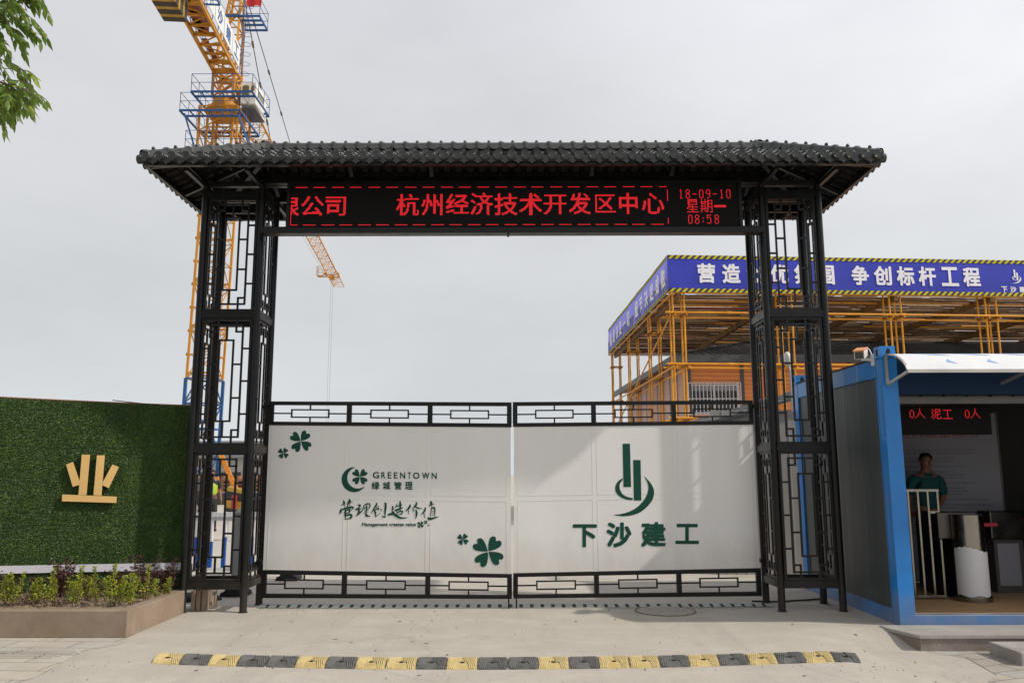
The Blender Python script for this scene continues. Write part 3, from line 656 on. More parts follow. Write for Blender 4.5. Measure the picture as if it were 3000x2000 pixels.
ST = [([(300, 755), (312, 800), (265, 850)], 24), ([(285, 832), (345, 805)], 20), ([(318, 830), (330, 890)], 22), ([(412, 728), (420, 760), (392, 805), (375, 870)], 30), ([(398, 792), (468, 775)], 28), ([(428, 800), (412, 855)], 22),
      ([(260, 915), (245, 970), (235, 1012)], 30), ([(250, 938), (350, 903), (455, 880), (488, 893), (455, 932)], 28), ([(335, 925), (338, 1020), (335, 1110)], 28), ([(340, 952), (420, 927), (405, 985), (345, 1002)], 22), ([(345, 1042), (445, 1025), (440, 1088), (335, 1112)], 30),
      ([(580, 838), (622, 850), (575, 905)], 24), ([(530, 928), (580, 915), (645, 905)], 26), ([(602, 915), (592, 985), (552, 1048)], 28), ([(548, 1050), (645, 965), (690, 870)], 16), ([(690, 850), (702, 930)], 24), ([(690, 850), (755, 815), (808, 828), (800, 890), (762, 932)], 18), ([(705, 892), (790, 870)], 14), ([(742, 835), (742, 920), (735, 1000)], 20), ([(700, 962), (775, 940)], 16), ([(690, 992), (780, 970)], 18), ([(735, 1000), (745, 1042), (812, 1056)], 32),
      ([(930, 798), (935, 830), (875, 925), (832, 1003)], 22), ([(930, 882), (988, 860)], 20), ([(895, 935), (975, 902), (960, 950)], 18), ([(892, 935), (912, 990), (915, 1062)], 26), ([(922, 1060), (1012, 985)], 20), ([(1015, 912), (1028, 955)], 26), ([(1085, 802), (1110, 830), (1096, 990), (1102, 1075)], 28), ([(1102, 1076), (1065, 1066), (1028, 1048)], 20),
      ([(1240, 858), (1246, 915), (1225, 952)], 26), ([(1232, 960), (1262, 990), (1240, 1022)], 28), ([(1150, 1028), (1255, 1010), (1380, 1082), (1512, 1085)], 36), ([(1385, 768), (1390, 860), (1382, 960)], 28), ([(1298, 872), (1422, 835)], 26), ([(1325, 820), (1300, 890)], 22), ([(1280, 948), (1350, 925), (1442, 890)], 28), ([(1320, 968), (1335, 1022)], 22), ([(1330, 980), (1425, 955), (1410, 1012), (1340, 1022)], 20),
      ([(1582, 835), (1560, 890), (1492, 958)], 28), ([(1545, 930), (1552, 1012)], 24), ([(1700, 788), (1690, 840), (1618, 918)], 26), ([(1650, 850), (1720, 895), (1812, 910)], 22), ([(1642, 940), (1630, 985)], 18), ([(1690, 935), (1702, 1010), (1684, 1102)], 28), ([(1620, 925), (1700, 950)], 14),
      ([(1872, 885), (1855, 950), (1788, 1022)], 24), ([(1840, 985), (1855, 1085)], 26), ([(1960, 772), (1985, 802), (1955, 850)], 30), ([(1938, 852), (2042, 815)], 26), ([(2000, 830), (1985, 900)], 20), ([(1985, 900), (1965, 1080)], 24), ([(1985, 905), (2045, 900), (2050, 1070)], 24), ([(1990, 965), (2045, 960)], 13), ([(1990, 1000), (2045, 995)], 13), ([(1990, 1035), (2045, 1030)], 13), ([(1912, 1085), (1965, 1106), (2112, 1064)], 34)]
tm = MB()
for k, (p, w) in enumerate(ST): brush(tm, p, w*1.3, c4, 0, .0004*(k % 5))
tm.build('slogan', green_p, panL)
tm = MB()
c1, r1, c2, r2 = (505, 355), 240, (577, 322), 203
a0 = math.atan2(118-c1[1], 520-c1[0]); a1 = math.atan2(478-c1[1], 702-c1[0])
o_ = [(c1[0]+r1*math.cos(t), c1[1]+r1*math.sin(t)) for t in np.linspace(a0, a1-2*PI, 40)]
b0 = math.atan2(478-c2[1], 702-c2[0]); b1_ = math.atan2(118-c2[1], 520-c2[0])
i_ = [(c2[0]+r2*math.cos(t), c2[1]+r2*math.sin(t)) for t in np.linspace(b0, b1_+2*PI, 40)][1:-1]
tm.sheet(o_+i_, c4); clover(tm, 615, 300, 160, c4, 0); tm.build('emblem', green_p, panL)
for cx, cy, r in ((881, 1292, 33), (829.7, 1327, 16.5), (1430, 1615, 47), (1356, 1579, 17.5), (1231.7, 1536, 10.5), (1247, 1529, 5.8), (1255, 1538, 3)):
    tm = MB(); clover(tm, cx, cy, r, lambda x, y: fL(x, y, OFS)); tm.build('clover_decal', green_p, panL)
tm = MB(); c6 = lambda x, y, o=0.: fR(1780+x/4.2375, 1250+y/4.2375, OFS)
for P in EMB: tm.sheet(P, c6)
tm.build('emblem', green_p, panR)
c5 = lambda x, y, o=0.: fR(1450+x/2.4125, 1150+y/2.4125, OFS+o)
chars([('下', (550, 928, 720, 1090)), ('沙', (788, 915, 965, 1092)), ('建', (1033, 912, 1208, 1088)), ('工', (1275, 925, 1442, 1068))], c5, green_p, panR, .036)

# ================================================================== GREEN HOARDING
WA, WB = V((-9.8, 8.85, 0)), V((-3.98, 10.31, 0)); wd = (WB-WA).normalized(); wn = V((wd.y, -wd.x, 0)); WL = (WB-WA).length
ho = thing('turf_hoarding', 'hoarding clad in dark green artificial turf with a white skirting band', 'hoarding', (-6, 9.8, 0))
def WP(u, z, o=0.): return WA+wd*u+V((0, 0, z))+wn*o
ztop = lambda u: 2.44+.145*(1-u/WL)**1.3*1.6
b = MB(); n_ = 24
vs = []
for o in (0, -.06):
    for i in range(n_+1):
        u = WL*i/n_; vs += [WP(u, 0, o), WP(u, ztop(u), o)]
m_ = 2*(n_+1); fs = []
for i in range(n_):
    a = 2*i; fs += [(a, a+2, a+3, a+1), (m_+a, m_+a+1, m_+a+3, m_+a+2), (a+1, a+3, m_+a+3, m_+a+1)]
b.add(vs, fs); b.add([vs[2*n_], vs[2*n_+1], vs[m_+2*n_+1], vs[m_+2*n_]], [(0, 1, 2, 3)])
pan = b.build('turf_panel', turf_m, ho)
b = MB()
for i in range(95000):
    u = WL*(.42+.58*random.random()); z = .22+(ztop(u)-.22)*random.random(); l = random.uniform(.012, .027); a = random.gauss(0, .9)
    if min(abs(z-.98-.03*math.sin(u*1.7)-.008*math.sin(u*9)), abs(z-1.93-.02*math.sin(u*2.1+1)-.006*math.sin(u*8)), abs((u*.55+z-5.2+.02*math.sin(z*9)) % 1.9)*.6) < .008 and random.random() < .8: continue   # seams and creases
    p = WP(u, z, .002); tip = p+wd*(math.sin(a)*l)+V((0, 0, -abs(math.cos(a))*l*random.uniform(.2, 1)))+wn*random.uniform(.008, .028); w = wd*random.uniform(.0012, .0026)*math.cos(a)+V((0, 0, .002*math.sin(a)))
    b.add([p-w, p+w, tip], [(0, 1, 2)], 1 if random.random() < .13 else 0)
tb = b.build('turf_blades', [blade_a, blade_b], pan); tb['kind'] = 'stuff'
b = MB()
zs = lambda u: .545+.05*(1-u/WL)
vs = [WP(u, z(u), o) for o in (.03, .005) for u, z in ((0, lambda u: zs(u)-.085), (WL-.01, lambda u: zs(u)-.085), (WL-.01, zs), (0, zs))]
b.add(vs, [(0, 1, 2, 3), (7, 6, 5, 4), (0, 4, 5, 1), (1, 5, 6, 2), (2, 6, 7, 3), (3, 7, 4, 0)]); b.build('skirting', white_s, ho)
b = MB()
for i in range(n_):
    u0, u1 = WL*i/n_, WL*(i+1)/n_; b.bar(WP(u0, ztop(u0)+.007, -.03), WP(u1, ztop(u1)+.007, -.03), .07, .012)
b.build('coping', rust_b, ho)
# gold character
fw = lambda x, y, o=0.: on(x, y, WA[:2], WB[:2], .05+o)
gc = thing('gold_character', 'gold cut-out Chinese character fixed to the green turf hoarding', 'character sign', tuple(fw(262, 1400)))
b = MB()
K = 1.845; q = lambda x, y: (x/K, 1100+y/K)
for k, P in enumerate(([(442, 426), (487, 427), (468, 644), (424, 644)], [(524, 430), (567, 430), (549, 648), (505, 645)], [(357, 480), (395, 465), (433, 577), (427, 590), (393, 600)], [(607, 479), (643, 493), (588, 607), (555, 592), (556, 574)], [(337, 641), (631, 653), (629, 687), (334, 678)])):
    b.prism([q(*p) for p in P], lambda x, y, d: fw(x, y, d), -.022, .010+.0015*k, 0, 1)
b.build('stroke', [gold_m, gold_s], gc)
b = MB(); b.tube([at(330, 1172, 9.9), at(430, 1183, 10.1), at(560, 1190, 10.5), at(640, 1185, 11.2)], .006); tag(b.build('overhead_cable', black_c, loc=at(430, 1183, 10.1)), 'thin black cable strung above the top edge of the green hoarding', 'cable')

# ================================================================== PLANTER
pt = thing('planter', 'rendered concrete planter bed with soil below the green hoarding', 'planter', (-5, 9, 0))
b = MB(); b.box(-12, -3.83, 8.545, 8.675, 0, .262); b.box(-3.965, -3.83, 8.675, 10.0, 0, .261)
b.build('kerb_wall', kerb_m, pt, bevel=.008)
b = MB(); nx, ny = 90, 20; vs = []
for j in range(ny+1):
    for i in range(nx+1):
        x = -9+i*(9-3.96)/nx; y = 8.67+j*(10.3-8.67)/ny
        if y > 8.85+(x+9.8)*.2509: y = 8.85+(x+9.8)*.2509
        vs.append((x, y, .236+random.uniform(-.012, .016)))
b.add(vs, [(j*(nx+1)+i, j*(nx+1)+i+1, (j+1)*(nx+1)+i+1, (j+1)*(nx+1)+i) for j in range(ny) for i in range(nx)], 0, True); b.build('soil', soil_m, pt)
for k, (x, h) in enumerate(((-3.80, .24), (-3.745, .235), (-3.69, .25))):
    b = MB(); b.box(x, x+.045, 10.12+.02*k, 10.5+.03*k, .004, h)
    o = b.build('kerb_stone', kerb_m, loc=(x+.02, 10.3, .004), bevel=.004)
    tag(o, 'narrow upright kerb stone inside the foot of the lattice tower beside the planter', 'kerb stone', 'kerb stones at the left tower')

# ================================================================== SHRUBS
def leaves(mb, pts, size, mset, rng_=random):
    for p in pts:
        l = size*rng_.uniform(.7, 1.3); a = rng_.uniform(0, 2*PI); t = rng_.uniform(-.3, 1.0)
        d = V((math.cos(a)*math.cos(t), math.sin(a)*math.cos(t), math.sin(t))); s = d.cross(V((rng_.uniform(-1, 1), rng_.uniform(-1, 1), rng_.uniform(-1, 1)))).normalized()*l*.27
        p = V(p); mb.add([p, p+d*l*.5+s, p+d*l, p+d*l*.5-s], [(0, 1, 2, 3)], mset[0] if rng_.random() < mset[2] else mset[1])
def shrub_green(seed):
    r = random.Random(seed); st = MB(); lf = MB()
    for k in range(r.randint(2, 3)):
        x, y = r.gauss(0, .03), r.gauss(0, .03); h = r.uniform(.15, .27)*(1 if k else 1.35); tx, ty = x+r.gauss(0, .028), y+r.gauss(0, .025)
        st.tube([(x*.4, y*.4, -.02), (x, y, h*.4), (tx, ty, h)], [.006, .004, .002], 5)
        pts = []
        for i in range(int(120*h/.3)):
            t = r.random()**.8; w = .027*(1-t*.65); pts.append((x+(tx-x)*t+r.gauss(0, w*.7), y+(ty-y)*t+r.gauss(0, w*.7), h*(.12+.88*t)))
        leaves(lf, pts, .026, (0, 1, .4+.5*r.random()), r)
    return st, lf
def shrub_purple(seed):
    r = random.Random(seed); st = MB(); lf = MB()
    for k in range(r.randint(5, 8)):
        a = r.uniform(0, 2*PI); sp = r.uniform(.05, .17); h = r.uniform(.15, .30); tip = (math.cos(a)*sp, math.sin(a)*sp*.6, h)
        st.tube([(0, 0, -.02), (tip[0]*.4, tip[1]*.4, h*.5), tip], [.005, .0035, .0015], 4); pts = []
        for i in range(46):
            t = .25+.75*r.random(); pts.append((tip[0]*t*t+r.gauss(0, .025), tip[1]*t*t+r.gauss(0, .025), h*t+r.gauss(0, .02)))
        leaves(lf, pts, .032, (0, 1, .72), r)
    return st, lf
protoG = []
for s_ in range(5):
    st, lf = shrub_green(s_+3); protoG.append((st, lf))
protoP = [shrub_purple(s_+40) for s_ in range(4)]
gx_ = [(-15, 9.0), (40, 9.05), (150, 9.0), (350, 9.05), (463, 9.1), (585, 9.2), (690, 9.0), (838, 9.1), (905, 8.95), (1075, 9.35), (1190, 9.1), (1275, 9.25), (1400, 9.0), (1450, 8.95), (1545, 9.2), (1600, 8.95), (1668, 9.1), (1785, 9.25), (1925, 9.5), (2058, 9.7)]
firstG = {}
def soil_at(x): return .24
def plant(kind, protos, i, x, y, sc, label, group, name, mats):
    k = i % len(protos); key = (kind, k)
    if key not in firstG:
        r = thing(name, label, 'shrub', (x, y, soil_at(x)), group); st, lf = protos[k]
        so = st.build('stem', twig_m); so.parent = r; lo = lf.build('foliage', mats); lo.parent = r; firstG[key] = r
    else:
        r = copy_tree(firstG[key]); r.location = (x, y, soil_at(x)); r['label'] = label
    r.scale = (sc, sc, sc*random.uniform(.9, 1.12)); r.rotation_euler.z = random.uniform(0, 6.28); return r
for i, (c, y) in enumerate(gx_):
    x = at(c/4.2, 1750, y).x
    plant('g', protoG, i, x, y, random.uniform(.9, 1.2), 'small yellow-green shrub growing in the planter bed', 'young green shrubs in the planter', 'green_shrub', [leaf_g1, leaf_g2])
px_ = [(60, 9.45), (215, 9.5), (420, 9.5), (650, 9.55), (735, 9.6), (800, 9.6), (990, 9.62), (1180, 9.65), (1390, 9.7), (1560, 9.75), (1680, 9.85), (1740, 9.6), (1860, 9.85), (1960, 9.98), (2080, 10.0)]
for i, (c, y) in enumerate(px_):
    x = at(c/4.2, 1740, y).x; sc = random.uniform(.75, .98)*(1.75 if c in (735, 1740) else 1.35 if c in (800, 1680, 2080) else 1)
    plant('p', protoP, i, x, y, sc, 'dark purple-leaved shrub at the back of the planter bed', 'purple shrubs in the planter', 'purple_shrub', [leaf_p1, leaf_p2])
# low purple-brown ground cover between them
b = MB(); 
pts = []
for i in range(2600):
    x = random.uniform(-6.6, -4.05); y = random.uniform(8.82, 9.0+(x+9.8)*.25-.25)
    if x > -4.45 and y < 9.3: continue
    pts.append((x, y, .24+abs(random.gauss(0, .045))))
leaves(b, pts, .026, (0, 1, .55)); o = b.build('ground_cover', [leaf_p1, leaf_p2, ], loc=(-5.2, 9.1, .24)); o['kind'] = 'stuff'; tag(o, 'low brown and purple leaf litter and seedlings covering the planter soil', 'ground cover')

# ================================================================== TREE (top left, trunk outside the frame)
tr_ = thing('street_tree', 'leafy tree whose drooping compound-leaf branches enter at top left', 'tree', (-5.6, 4.4, 0))
tk = MB(); tk.tube([(-5.6, 4.4, 0), (-5.58, 4.42, 1.2), (-5.5, 4.5, 2.6), (-5.45, 4.6, 3.8), (-5.5, 4.7, 5.4), (-5.5, 4.8, 7.0)], [.15, .13, .115, .10, .07, .03], 10)
br_ = MB(); lf = MB(); R_ = random.Random(5)
def compound(base, d, Lr, n=4, young=False):
    d = V(d).normalized(); pts = [V(base)]
    for i in range(6):
        d = (d+V((0, 0, -.16))).normalized(); pts.append(pts[-1]+d*Lr/6)
    br_.tube(pts, .0028, 4); side = d.cross(V((0, 0, 1)))
    side = side.normalized() if side.length > .1 else V((1, 0, 0))
    for i in range(1, 7):
        p = pts[i]; tdir = (pts[i]-pts[i-1]).normalized()
        for sg in ((1, -1) if i < 6 else (0,)):
            l = R_.uniform(.075, .105)*(1 if i > 1 else .75); ld = (tdir*.55+side*sg*.75+V((R_.gauss(0, .15), R_.gauss(0, .15), -.45+R_.gauss(0, .15)))).normalized()
            s = ld.cross(V((R_.gauss(0, .5), R_.gauss(0, .5), 1))).normalized()*l*.2; nn = s.cross(ld).normalized()*l*.05
            vs = [p, p+ld*l*.25+s*.8-nn, p+ld*l*.5+s-nn*1.5, p+ld*l*.78+s*.5-nn, p+ld*l+V((0, 0, -.006)), p+ld*l*.78-s*.5-nn, p+ld*l*.5-s-nn*1.5, p+ld*l*.25-s*.8-nn, p+ld*l*.5]
            lf.add(vs, [(0, 1, 8), (1, 2, 8), (2, 3, 8), (3, 4, 8), (4, 5, 8), (5, 6, 8), (6, 7, 8), (7, 0, 8)], 1 if young or R_.random() < .15 else 0, True)
def branch(pts, rs): br_.tube(pts, rs, 6)
TY = 5.6
def tp(px, py, dy=0.): return at(px-24, py-14, TY+dy)
# two drooping sprays seen in the frame, and more of the crown beyond the frame
for path, spread in (([(-420, -260), (-200, -190), (-60, -120), (40, -60), (95, -20)], 16), ([(-420, -200), (-220, -60), (-90, 10), (0, 40), (45, 62)], 16), ([(-420, 80), (-240, 60), (-120, 100), (-40, 150), (25, 195)], 14), ([(-240, 120), (-130, 190), (-40, 232), (45, 262), (62, 275)], 16)):
    P3 = [tp(x, y, .25*math.sin(i*1.7)) for i, (x, y) in enumerate(path)]; branch(P3, [.022, .015, .010, .006, .003])
    sm = smooth_line([tuple(p) for p in P3], 6)
    for k in range(spread):
        i = int(len(sm)*(.45+.55*k/spread)); i = min(i, len(sm)-1); p = V(sm[i]); a = R_.uniform(-.6, 1.0)
        compound(p, (math.cos(a)*R_.choice((1, 1, -.7)), R_.gauss(0, .6), R_.uniform(-.55, .25)), R_.uniform(.20, .30))
for sx_, sy_, n in ((105, 8, 3), (80, 45, 3), (110, 70, 2), (55, 110, 3), (25, 125, 3), (8, 60, 4), (10, 200, 2), (60, 275, 4), (35, 300, 4), (15, 330, 4), (75, 290, 2), (8, 260, 4), (10, 20, 3), (55, 10, 3), (130, -15, 2)):
    for k in range(n): compound(tp(sx_-28, sy_-25, R_.gauss(0, .2)), (R_.uniform(.2, 1), R_.gauss(0, .7), R_.uniform(-.9, .05)), R_.uniform(.17, .25))
br_.tube([tp(20, 214), tp(60, 216), tp(100, 221)], .003, 4); compound(tp(64, 216), (.8, .3, -.35), .17, young=True); compound(tp(98, 220), (1, 0, -.1), .09, young=True)
for k in range(520):                                 # rest of the crown, outside the frame
    a = R_.uniform(0, 2*PI); rr = 1.75*R_.random()**.5; zz = R_.uniform(4.0, 7.2); p = V((-6.1+rr*math.cos(a)*.9, 4.6+rr*math.sin(a), zz))
    if p.x > -4.5-.12*max(0, p.z-4.5) and p.y > 3.4: continue
    compound(p, (math.cos(a), math.sin(a), R_.uniform(-.4, .3)), R_.uniform(.2, .32))
for k in range(9):
    a = k*2*PI/9; branch([(-5.5, 4.55, 3.4+.35*k), (-5.5+.6*math.cos(a)-.2, 4.6+.7*math.sin(a), 4.0+.35*k), (-6.0+1.2*math.cos(a), 4.6+1.3*math.sin(a), 4.4+.33*k)], [.045, .025, .008])
branch([(-5.45, 4.6, 3.8), (-5.3, 5.0, 4.6), tp(-420, -230)], [.06, .04, .022]); branch([(-5.46, 4.55, 3.3), (-5.2, 5.1, 4.1), tp(-420, 80)], [.06, .04, .022]); branch([tp(-420, 80), tp(-240, 120)], [.02, .014])
tk.build('trunk', twig_m, tr_); br_.build('branches', twig_m, tr_); lf.build('crown', [tree_l1, tree_l2], tr_)

# ================================================================== SPEED BUMP
sb = thing('speed_bump', 'yellow and black rubber speed bump lying across the concrete driveway', 'speed bump', (0, 7.4, 0))
COL = 'YKYKKYKYYKYKKYKYYKYKYKYK'
def bump_pt(t, w):                                   # t 0..24 along, w -1..1 across (towards the street -1)
    u = t/24; x = -3.14+6.20*u; c = 4*u*(1-u); y0 = 7.40+.06*u-.27*c; y1 = 7.80+.06*u-.235*c
    z = .024*(1-abs(w)**3.0); y = y0+(y1-y0)*(w+1)/2; return V((x+(.06 if 0 else 0)+.05*(w)*(-1+2*u), y, z+.005+gh(x, y)))
for i, ch in enumerate(COL):
    m = MB(); g0 = .035 if i % 4 == 0 else .012; g1 = .035 if i % 4 == 3 else .012; ws = np.linspace(-1, 1, 11); jit = random.uniform(-.004, .004)
    vs = [bump_pt(i+t, w)+V((0, jit, 0)) for t in (g0, 1-g1) for w in ws]; n = len(ws)
    m.add(vs, [(k, n+k, n+k+1, k+1) for k in range(n-1)], 0, True)
    m.add(vs, [tuple(range(n)), tuple(range(2*n-1, n-1, -1))], 0)
    for side in (0, 1):                               # moulded diagonal ribs on either side of the bolt triangle
        for k in range(-3, 9):
            run = []
            for q in np.linspace(-.95, .92, 9):
                t = .03+.066*k+.115*(q+.95) ; w = q
                ok = .05 < t < .49 and not (abs(t-.5)/.26 < (.30-w)/1.2)
                if ok: run.append((t, w))
                elif len(run) > 1: break
                else: run = []
            pts = [bump_pt(i+(t if side == 0 else 1-t), w)+V((0, jit, .003)) for t, w in run]
            for a_, c_ in zip(pts, pts[1:]): m.bar(a_, c_, .0075, .008, m=2)
    c = bump_pt(i+.5, -.30); m.rod(c+V((0, 0, .000)), c+V((0, 0, .0045)), .020, n=12, m=1); c = bump_pt(i+.68, -.36); m.rod(c, c+V((0, 0, .004)), .009, n=8, m=1)
    m.build('segment', [rubber_y if ch == 'Y' else rubber_k, rubber_h, rib_y if ch == 'Y' else rib_k], sb)

# ================================================================== DRAIN, MANHOLE, CABLE
dg = thing('drain_grating', 'slotted drain grating set in the concrete under the gate', 'drain grating', (0, 10.5, 0))
b = MB(); b.box(-3.05, 3.12, 10.33, 10.60, .0055, .0075); b.build('channel', hole_m, dg)
b = MB(); x = -3.05; k = 0
while x < 3.1:
    y0 = 10.325+.02*abs(x)**1.0; sk = .03*x*.4
    b.add([(x+sk, y0, .013), (x+.085+sk, y0, .013), (x+.085+sk*1.9, y0+.25, .013), (x+sk*1.9, y0+.25, .013), (x+sk, y0, .006), (x+.085+sk, y0, .006), (x+.085+sk*1.9, y0+.25, .006), (x+sk*1.9, y0+.25, .006)], [(0, 1, 2, 3), (0, 4, 5, 1), (1, 5, 6, 2), (2, 6, 7, 3), (3, 7, 4, 0)]); x += .127; k += 1
b.box(-3.07, 3.14, 10.315, 10.325, .006, .012); b.build('grating', grate_m, dg)
mh = thing('manhole_cover', 'round concrete manhole cover with a rusty rim in front of the right gate leaf', 'manhole cover', (1.79, 10.05, 0))
b = MB(); b.rod((1.79, 10.06, .003), (1.79, 10.06, .011), .335, n=48); b.build('cover', mh_m, mh)
b = MB(); k = 48; vs = [(1.79+r*math.cos(2*PI*j/k), 10.06+r*.72*math.sin(2*PI*j/k) if 0 else 10.06+r*math.sin(2*PI*j/k), z) for r, z in ((.338, .006), (.34, .0135), (.352, .0135), (.357, .004)) for j in range(k)]
b.add(vs, [(q*k+j, q*k+(j+1) % k, (q+1)*k+(j+1) % k, (q+1)*k+j) for q in range(3) for j in range(k)], 0, True); b.build('rim', rust_m, mh)
b = MB(); b.tube(smooth_line([(3.0, 10.75, .016), (3.3, 10.72, .014), (3.55, 10.80, .014), (3.75, 10.86, .014), (4.02, 10.98, .014)], 6), .011, 6)
tag(b.build('ground_cable', black_c, loc=(3.4, 10.75, 0)), 'thin black cable lying on the concrete under the right lattice tower', 'cable')

# ================================================================== BOOTH (blue container)
bo = thing('guard_booth', 'blue framed container booth with grey side panels and a white awning', 'container booth', (7, 10.5, 0))
BX0, BX1, BY0, BY1, BZ = 4.10, 10.2, 9.10, 12.0, 2.86
b = MB()
b.box(BX0, BX0+.17, BY0, BY0+.16, .0, BZ); b.box(BX0, BX0+.16, BY1-.16, BY1, 0, BZ-.001); b.box(BX1-.16, BX1, BY0, BY0+.16, 0, BZ); b.box(BX1-.16, BX1, BY1-.16, BY1, 0, BZ)
b.box(BX0+.004, BX0+.15, BY0+.16, BY1-.16, .0, .15); b.box(BX0+.003, BX0+.15, BY0+.16, BY1-.16, BZ-.20, BZ-.002)
b.box(BX0+.17, BX1-.16, BY0+.006, BY0+.15, .0, .105)
b.box(BX0+.16, BX1-.16, BY1-.15, BY1-.004, BZ-.20, BZ-.004)
b.bar((BX0-.004, BY0+.155, 0.02), (BX0-.004, BY0+.155, BZ), .012, .006, up=(1, 0, 0))
b.build('frame', blue_c, bo, bevel=.006)
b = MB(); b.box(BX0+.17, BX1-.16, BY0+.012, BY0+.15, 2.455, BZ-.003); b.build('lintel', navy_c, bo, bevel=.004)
b = MB(); n_ = 0; y = BY0+.16; vs = []
while y < BY1-.17:
    for dy, o in ((0, .0260), (.006, .0245), (.174, .0245), (.18, .0260)): vs.append((BX0+o, min(y+dy, BY1-.16)))
    y += .18
fs = [(2*i, 2*i+1, 2*i+3, 2*i+2) for i in range(len(vs)-1)]
b.add([(x, y, z) for x, y in vs for z in (.15, BZ-.2)], fs); b.box(BX0+.04, BX0+.08, BY0+.16, BY1-.16, .15, BZ-.2); b.build('side_panel', grey_pan, bo)
b = MB(); b.box(BX0+.16, BX1-.16, BY1-.09, BY1-.05, .1, BZ-.2); b.box(BX1-.09, BX1-.05, BY0+.16, BY1-.16, .1, BZ-.2); b.build('inner_wall', inner_w, bo)
b = MB(); b.box(BX0+.02, BX1-.02, BY0+.02, BY1-.02, BZ+.001, BZ+.03); b.box(BX0+.09, BX1-.09, BY0+.16, BY1-.1, BZ-.26, BZ-.22); b.build('roof', inner_d, bo)
b = MB(); b.box(BX0+.15, BX1-.15, BY0+.14, BY1-.1, .04, .098); b.build('floor', mat_tan, bo)
b = MB(); b.box(6.75, BX1-.165, BY0+.04, BY0+.09, .106, 2.454); b.build('added_front_panel', grey_pan, bo)  # unseen panel added to close the opening and darken the booth interior
b = MB(); b.box(BX0+.17, BX1-.17, BY0+.012, BY0+.05, .1055, .112); b.build('threshold', alu, bo)
for (x, y) in ((BX0-.012, BY0-.012), (BX0-.012, BY1-.15)):
    b = MB(); b.box(x, x+.17, y, y+.16, BZ+.002, BZ+.13)
    for c, ax in (((x+.09, y-.002, BZ+.066), (0, -1, 0)), ((x-.002, y+.08, BZ+.066), (-1, 0, 0))):
        c = V(c); t = V(ax).cross(V((0, 0, 1))); b.add([c+t*(.024*math.cos(q))+V((0, 0, .040*math.sin(q))) for q in np.linspace(0, 2*PI, 17)[:-1]], [tuple(range(16))], 1)
    b.build('corner_casting', [blue_c, hole_m], bo)
# awning: quarter-curved sheet
aw = MB(); AX0, AX1 = 4.135, 10.15; prof = [(0, 2.895), (-.10, 2.888), (-.20, 2.868), (-.30, 2.832), (-.39, 2.780), (-.46, 2.716), (-.50, 2.660)]
vs = [(x, BY0-.015+y, z+o) for o in (0, -.008) for x in (AX0, AX1) for y, z in prof]; n = len(prof)
aw.add(vs, [(i, n+i, n+i+1, i+1) for i in range(n-1)]+[(2*n+i, 2*n+i+1, 3*n+i+1, 3*n+i) for i in range(n-1)], 0, True)
awn = aw.build('awning', awn_w, bo)
b = MB(); b.box(AX0, AX1, BY0-.525, BY0-.508, 2.632, 2.668)
pts = [(AX0+.01, BY0-.015+y, z-.006) for y, z in prof]
for a, c in zip(pts, pts[1:]): b.bar(a, c, .022, .016)
b.bar((AX0+.01, BY0-.5, 2.645), (AX0+.01, BY0-.02, 2.56), .02, .03); b.bar((AX0+.01, BY0-.012, 2.56), (AX0+.01, BY0-.012, 2.88), .03, .02)
for x in (5.4, 7.0, 8.6): b.bar((x, BY0-.5, 2.645), (x, BY0-.02, 2.57), .02, .03)
b.build('awning_frame', alu, awn)
b = MB()                                             # film print: rows of small blue wedges
def aw_pt(x, t):
    t *= n-1; i = min(int(t), n-2); f = t-i; y = prof[i][0]*(1-f)+prof[i+1][0]*f; z = prof[i][1]*(1-f)+prof[i+1][1]*f; dy, dz = prof[i+1][0]-prof[i][0], prof[i+1][1]-prof[i][1]; l = math.hypot(dy, dz); return V((x, BY0-.015+y+dz/l*.003*1, z-dy/l*.003))
for r, t in enumerate((.34, .72)):
    x = AX0+.30+.16*r
    while x < AX1-.4:
        w = .30 if r == 0 else .11; b.add([aw_pt(x-(.1 if r == 0 else 0), t-.06), aw_pt(x+w*.55, t-.03), aw_pt(x+w, t+.13), aw_pt(x+w*.35, t+.04)] if r == 0 else [aw_pt(x, t), aw_pt(x+.035, t-.10), aw_pt(x+.05, t-.02), aw_pt(x+w, t+.07)], [(0, 1, 2, 3)]); x += .435
b.build('awning_print', awn_b, awn)
b = MB(); b.box(BX0+.19, BX1-.19, BY0+.16, BY0+.34, 2.375, 2.44); b.box(BX0+.19, BX1-.19, BY0+.15, BY0+.165, 2.362, 2.376); b.build('air_curtain', steel_d, bo)
b = MB()
x = BX0+.25
while x < BX1-.3: b.box(x, x+.22, BY0+.17, BY0+.33, 2.4405, 2.452); x += .26
b.build('air_curtain_grille', steel_d, bo)

# booth LED board
LB = 9.72
l2 = thing('booth_led_board', 'small black LED board with thin red characters hanging inside the booth opening', 'led board', (5.1, LB, 2.05))
a, c = at(2640, 1189, LB), at(2908, 1272, LB); b = MB(); b.box(a.x-.05, c.x, LB, LB+.07, c.z, a.z); b.build('board', screen_m, l2, bevel=.006)
b = MB(); PIT2 = .0088
def small_led(rows, px, py):
    p = at(px, py, LB-.004)
    for r, row in enumerate(rows):
        for k, ch in enumerate(row):
            if ch == '#': x, z = p.x+k*PIT2, p.z-r*PIT2; h = PIT2*.42; b.add([(x-h, LB-.003, z-h), (x+h, LB-.003, z-h), (x+h, LB-.003, z+h), (x-h, LB-.003, z+h)], [(0, 1, 2, 3)])
ZERO = ('......', '......', '..##..', '.#..#.', '#....#', '#....#', '#....#', '#....#', '#....#', '#....#', '#....#', '.#..#.', '..##..')
REN = ('......#......', '......#......', '......#......', '......#......', '......#......', '.....#.#.....', '.....#.#.....', '....#...#....', '....#...#....', '...#.....#...', '..#.......#..', '.#.........#.', '#...........#')
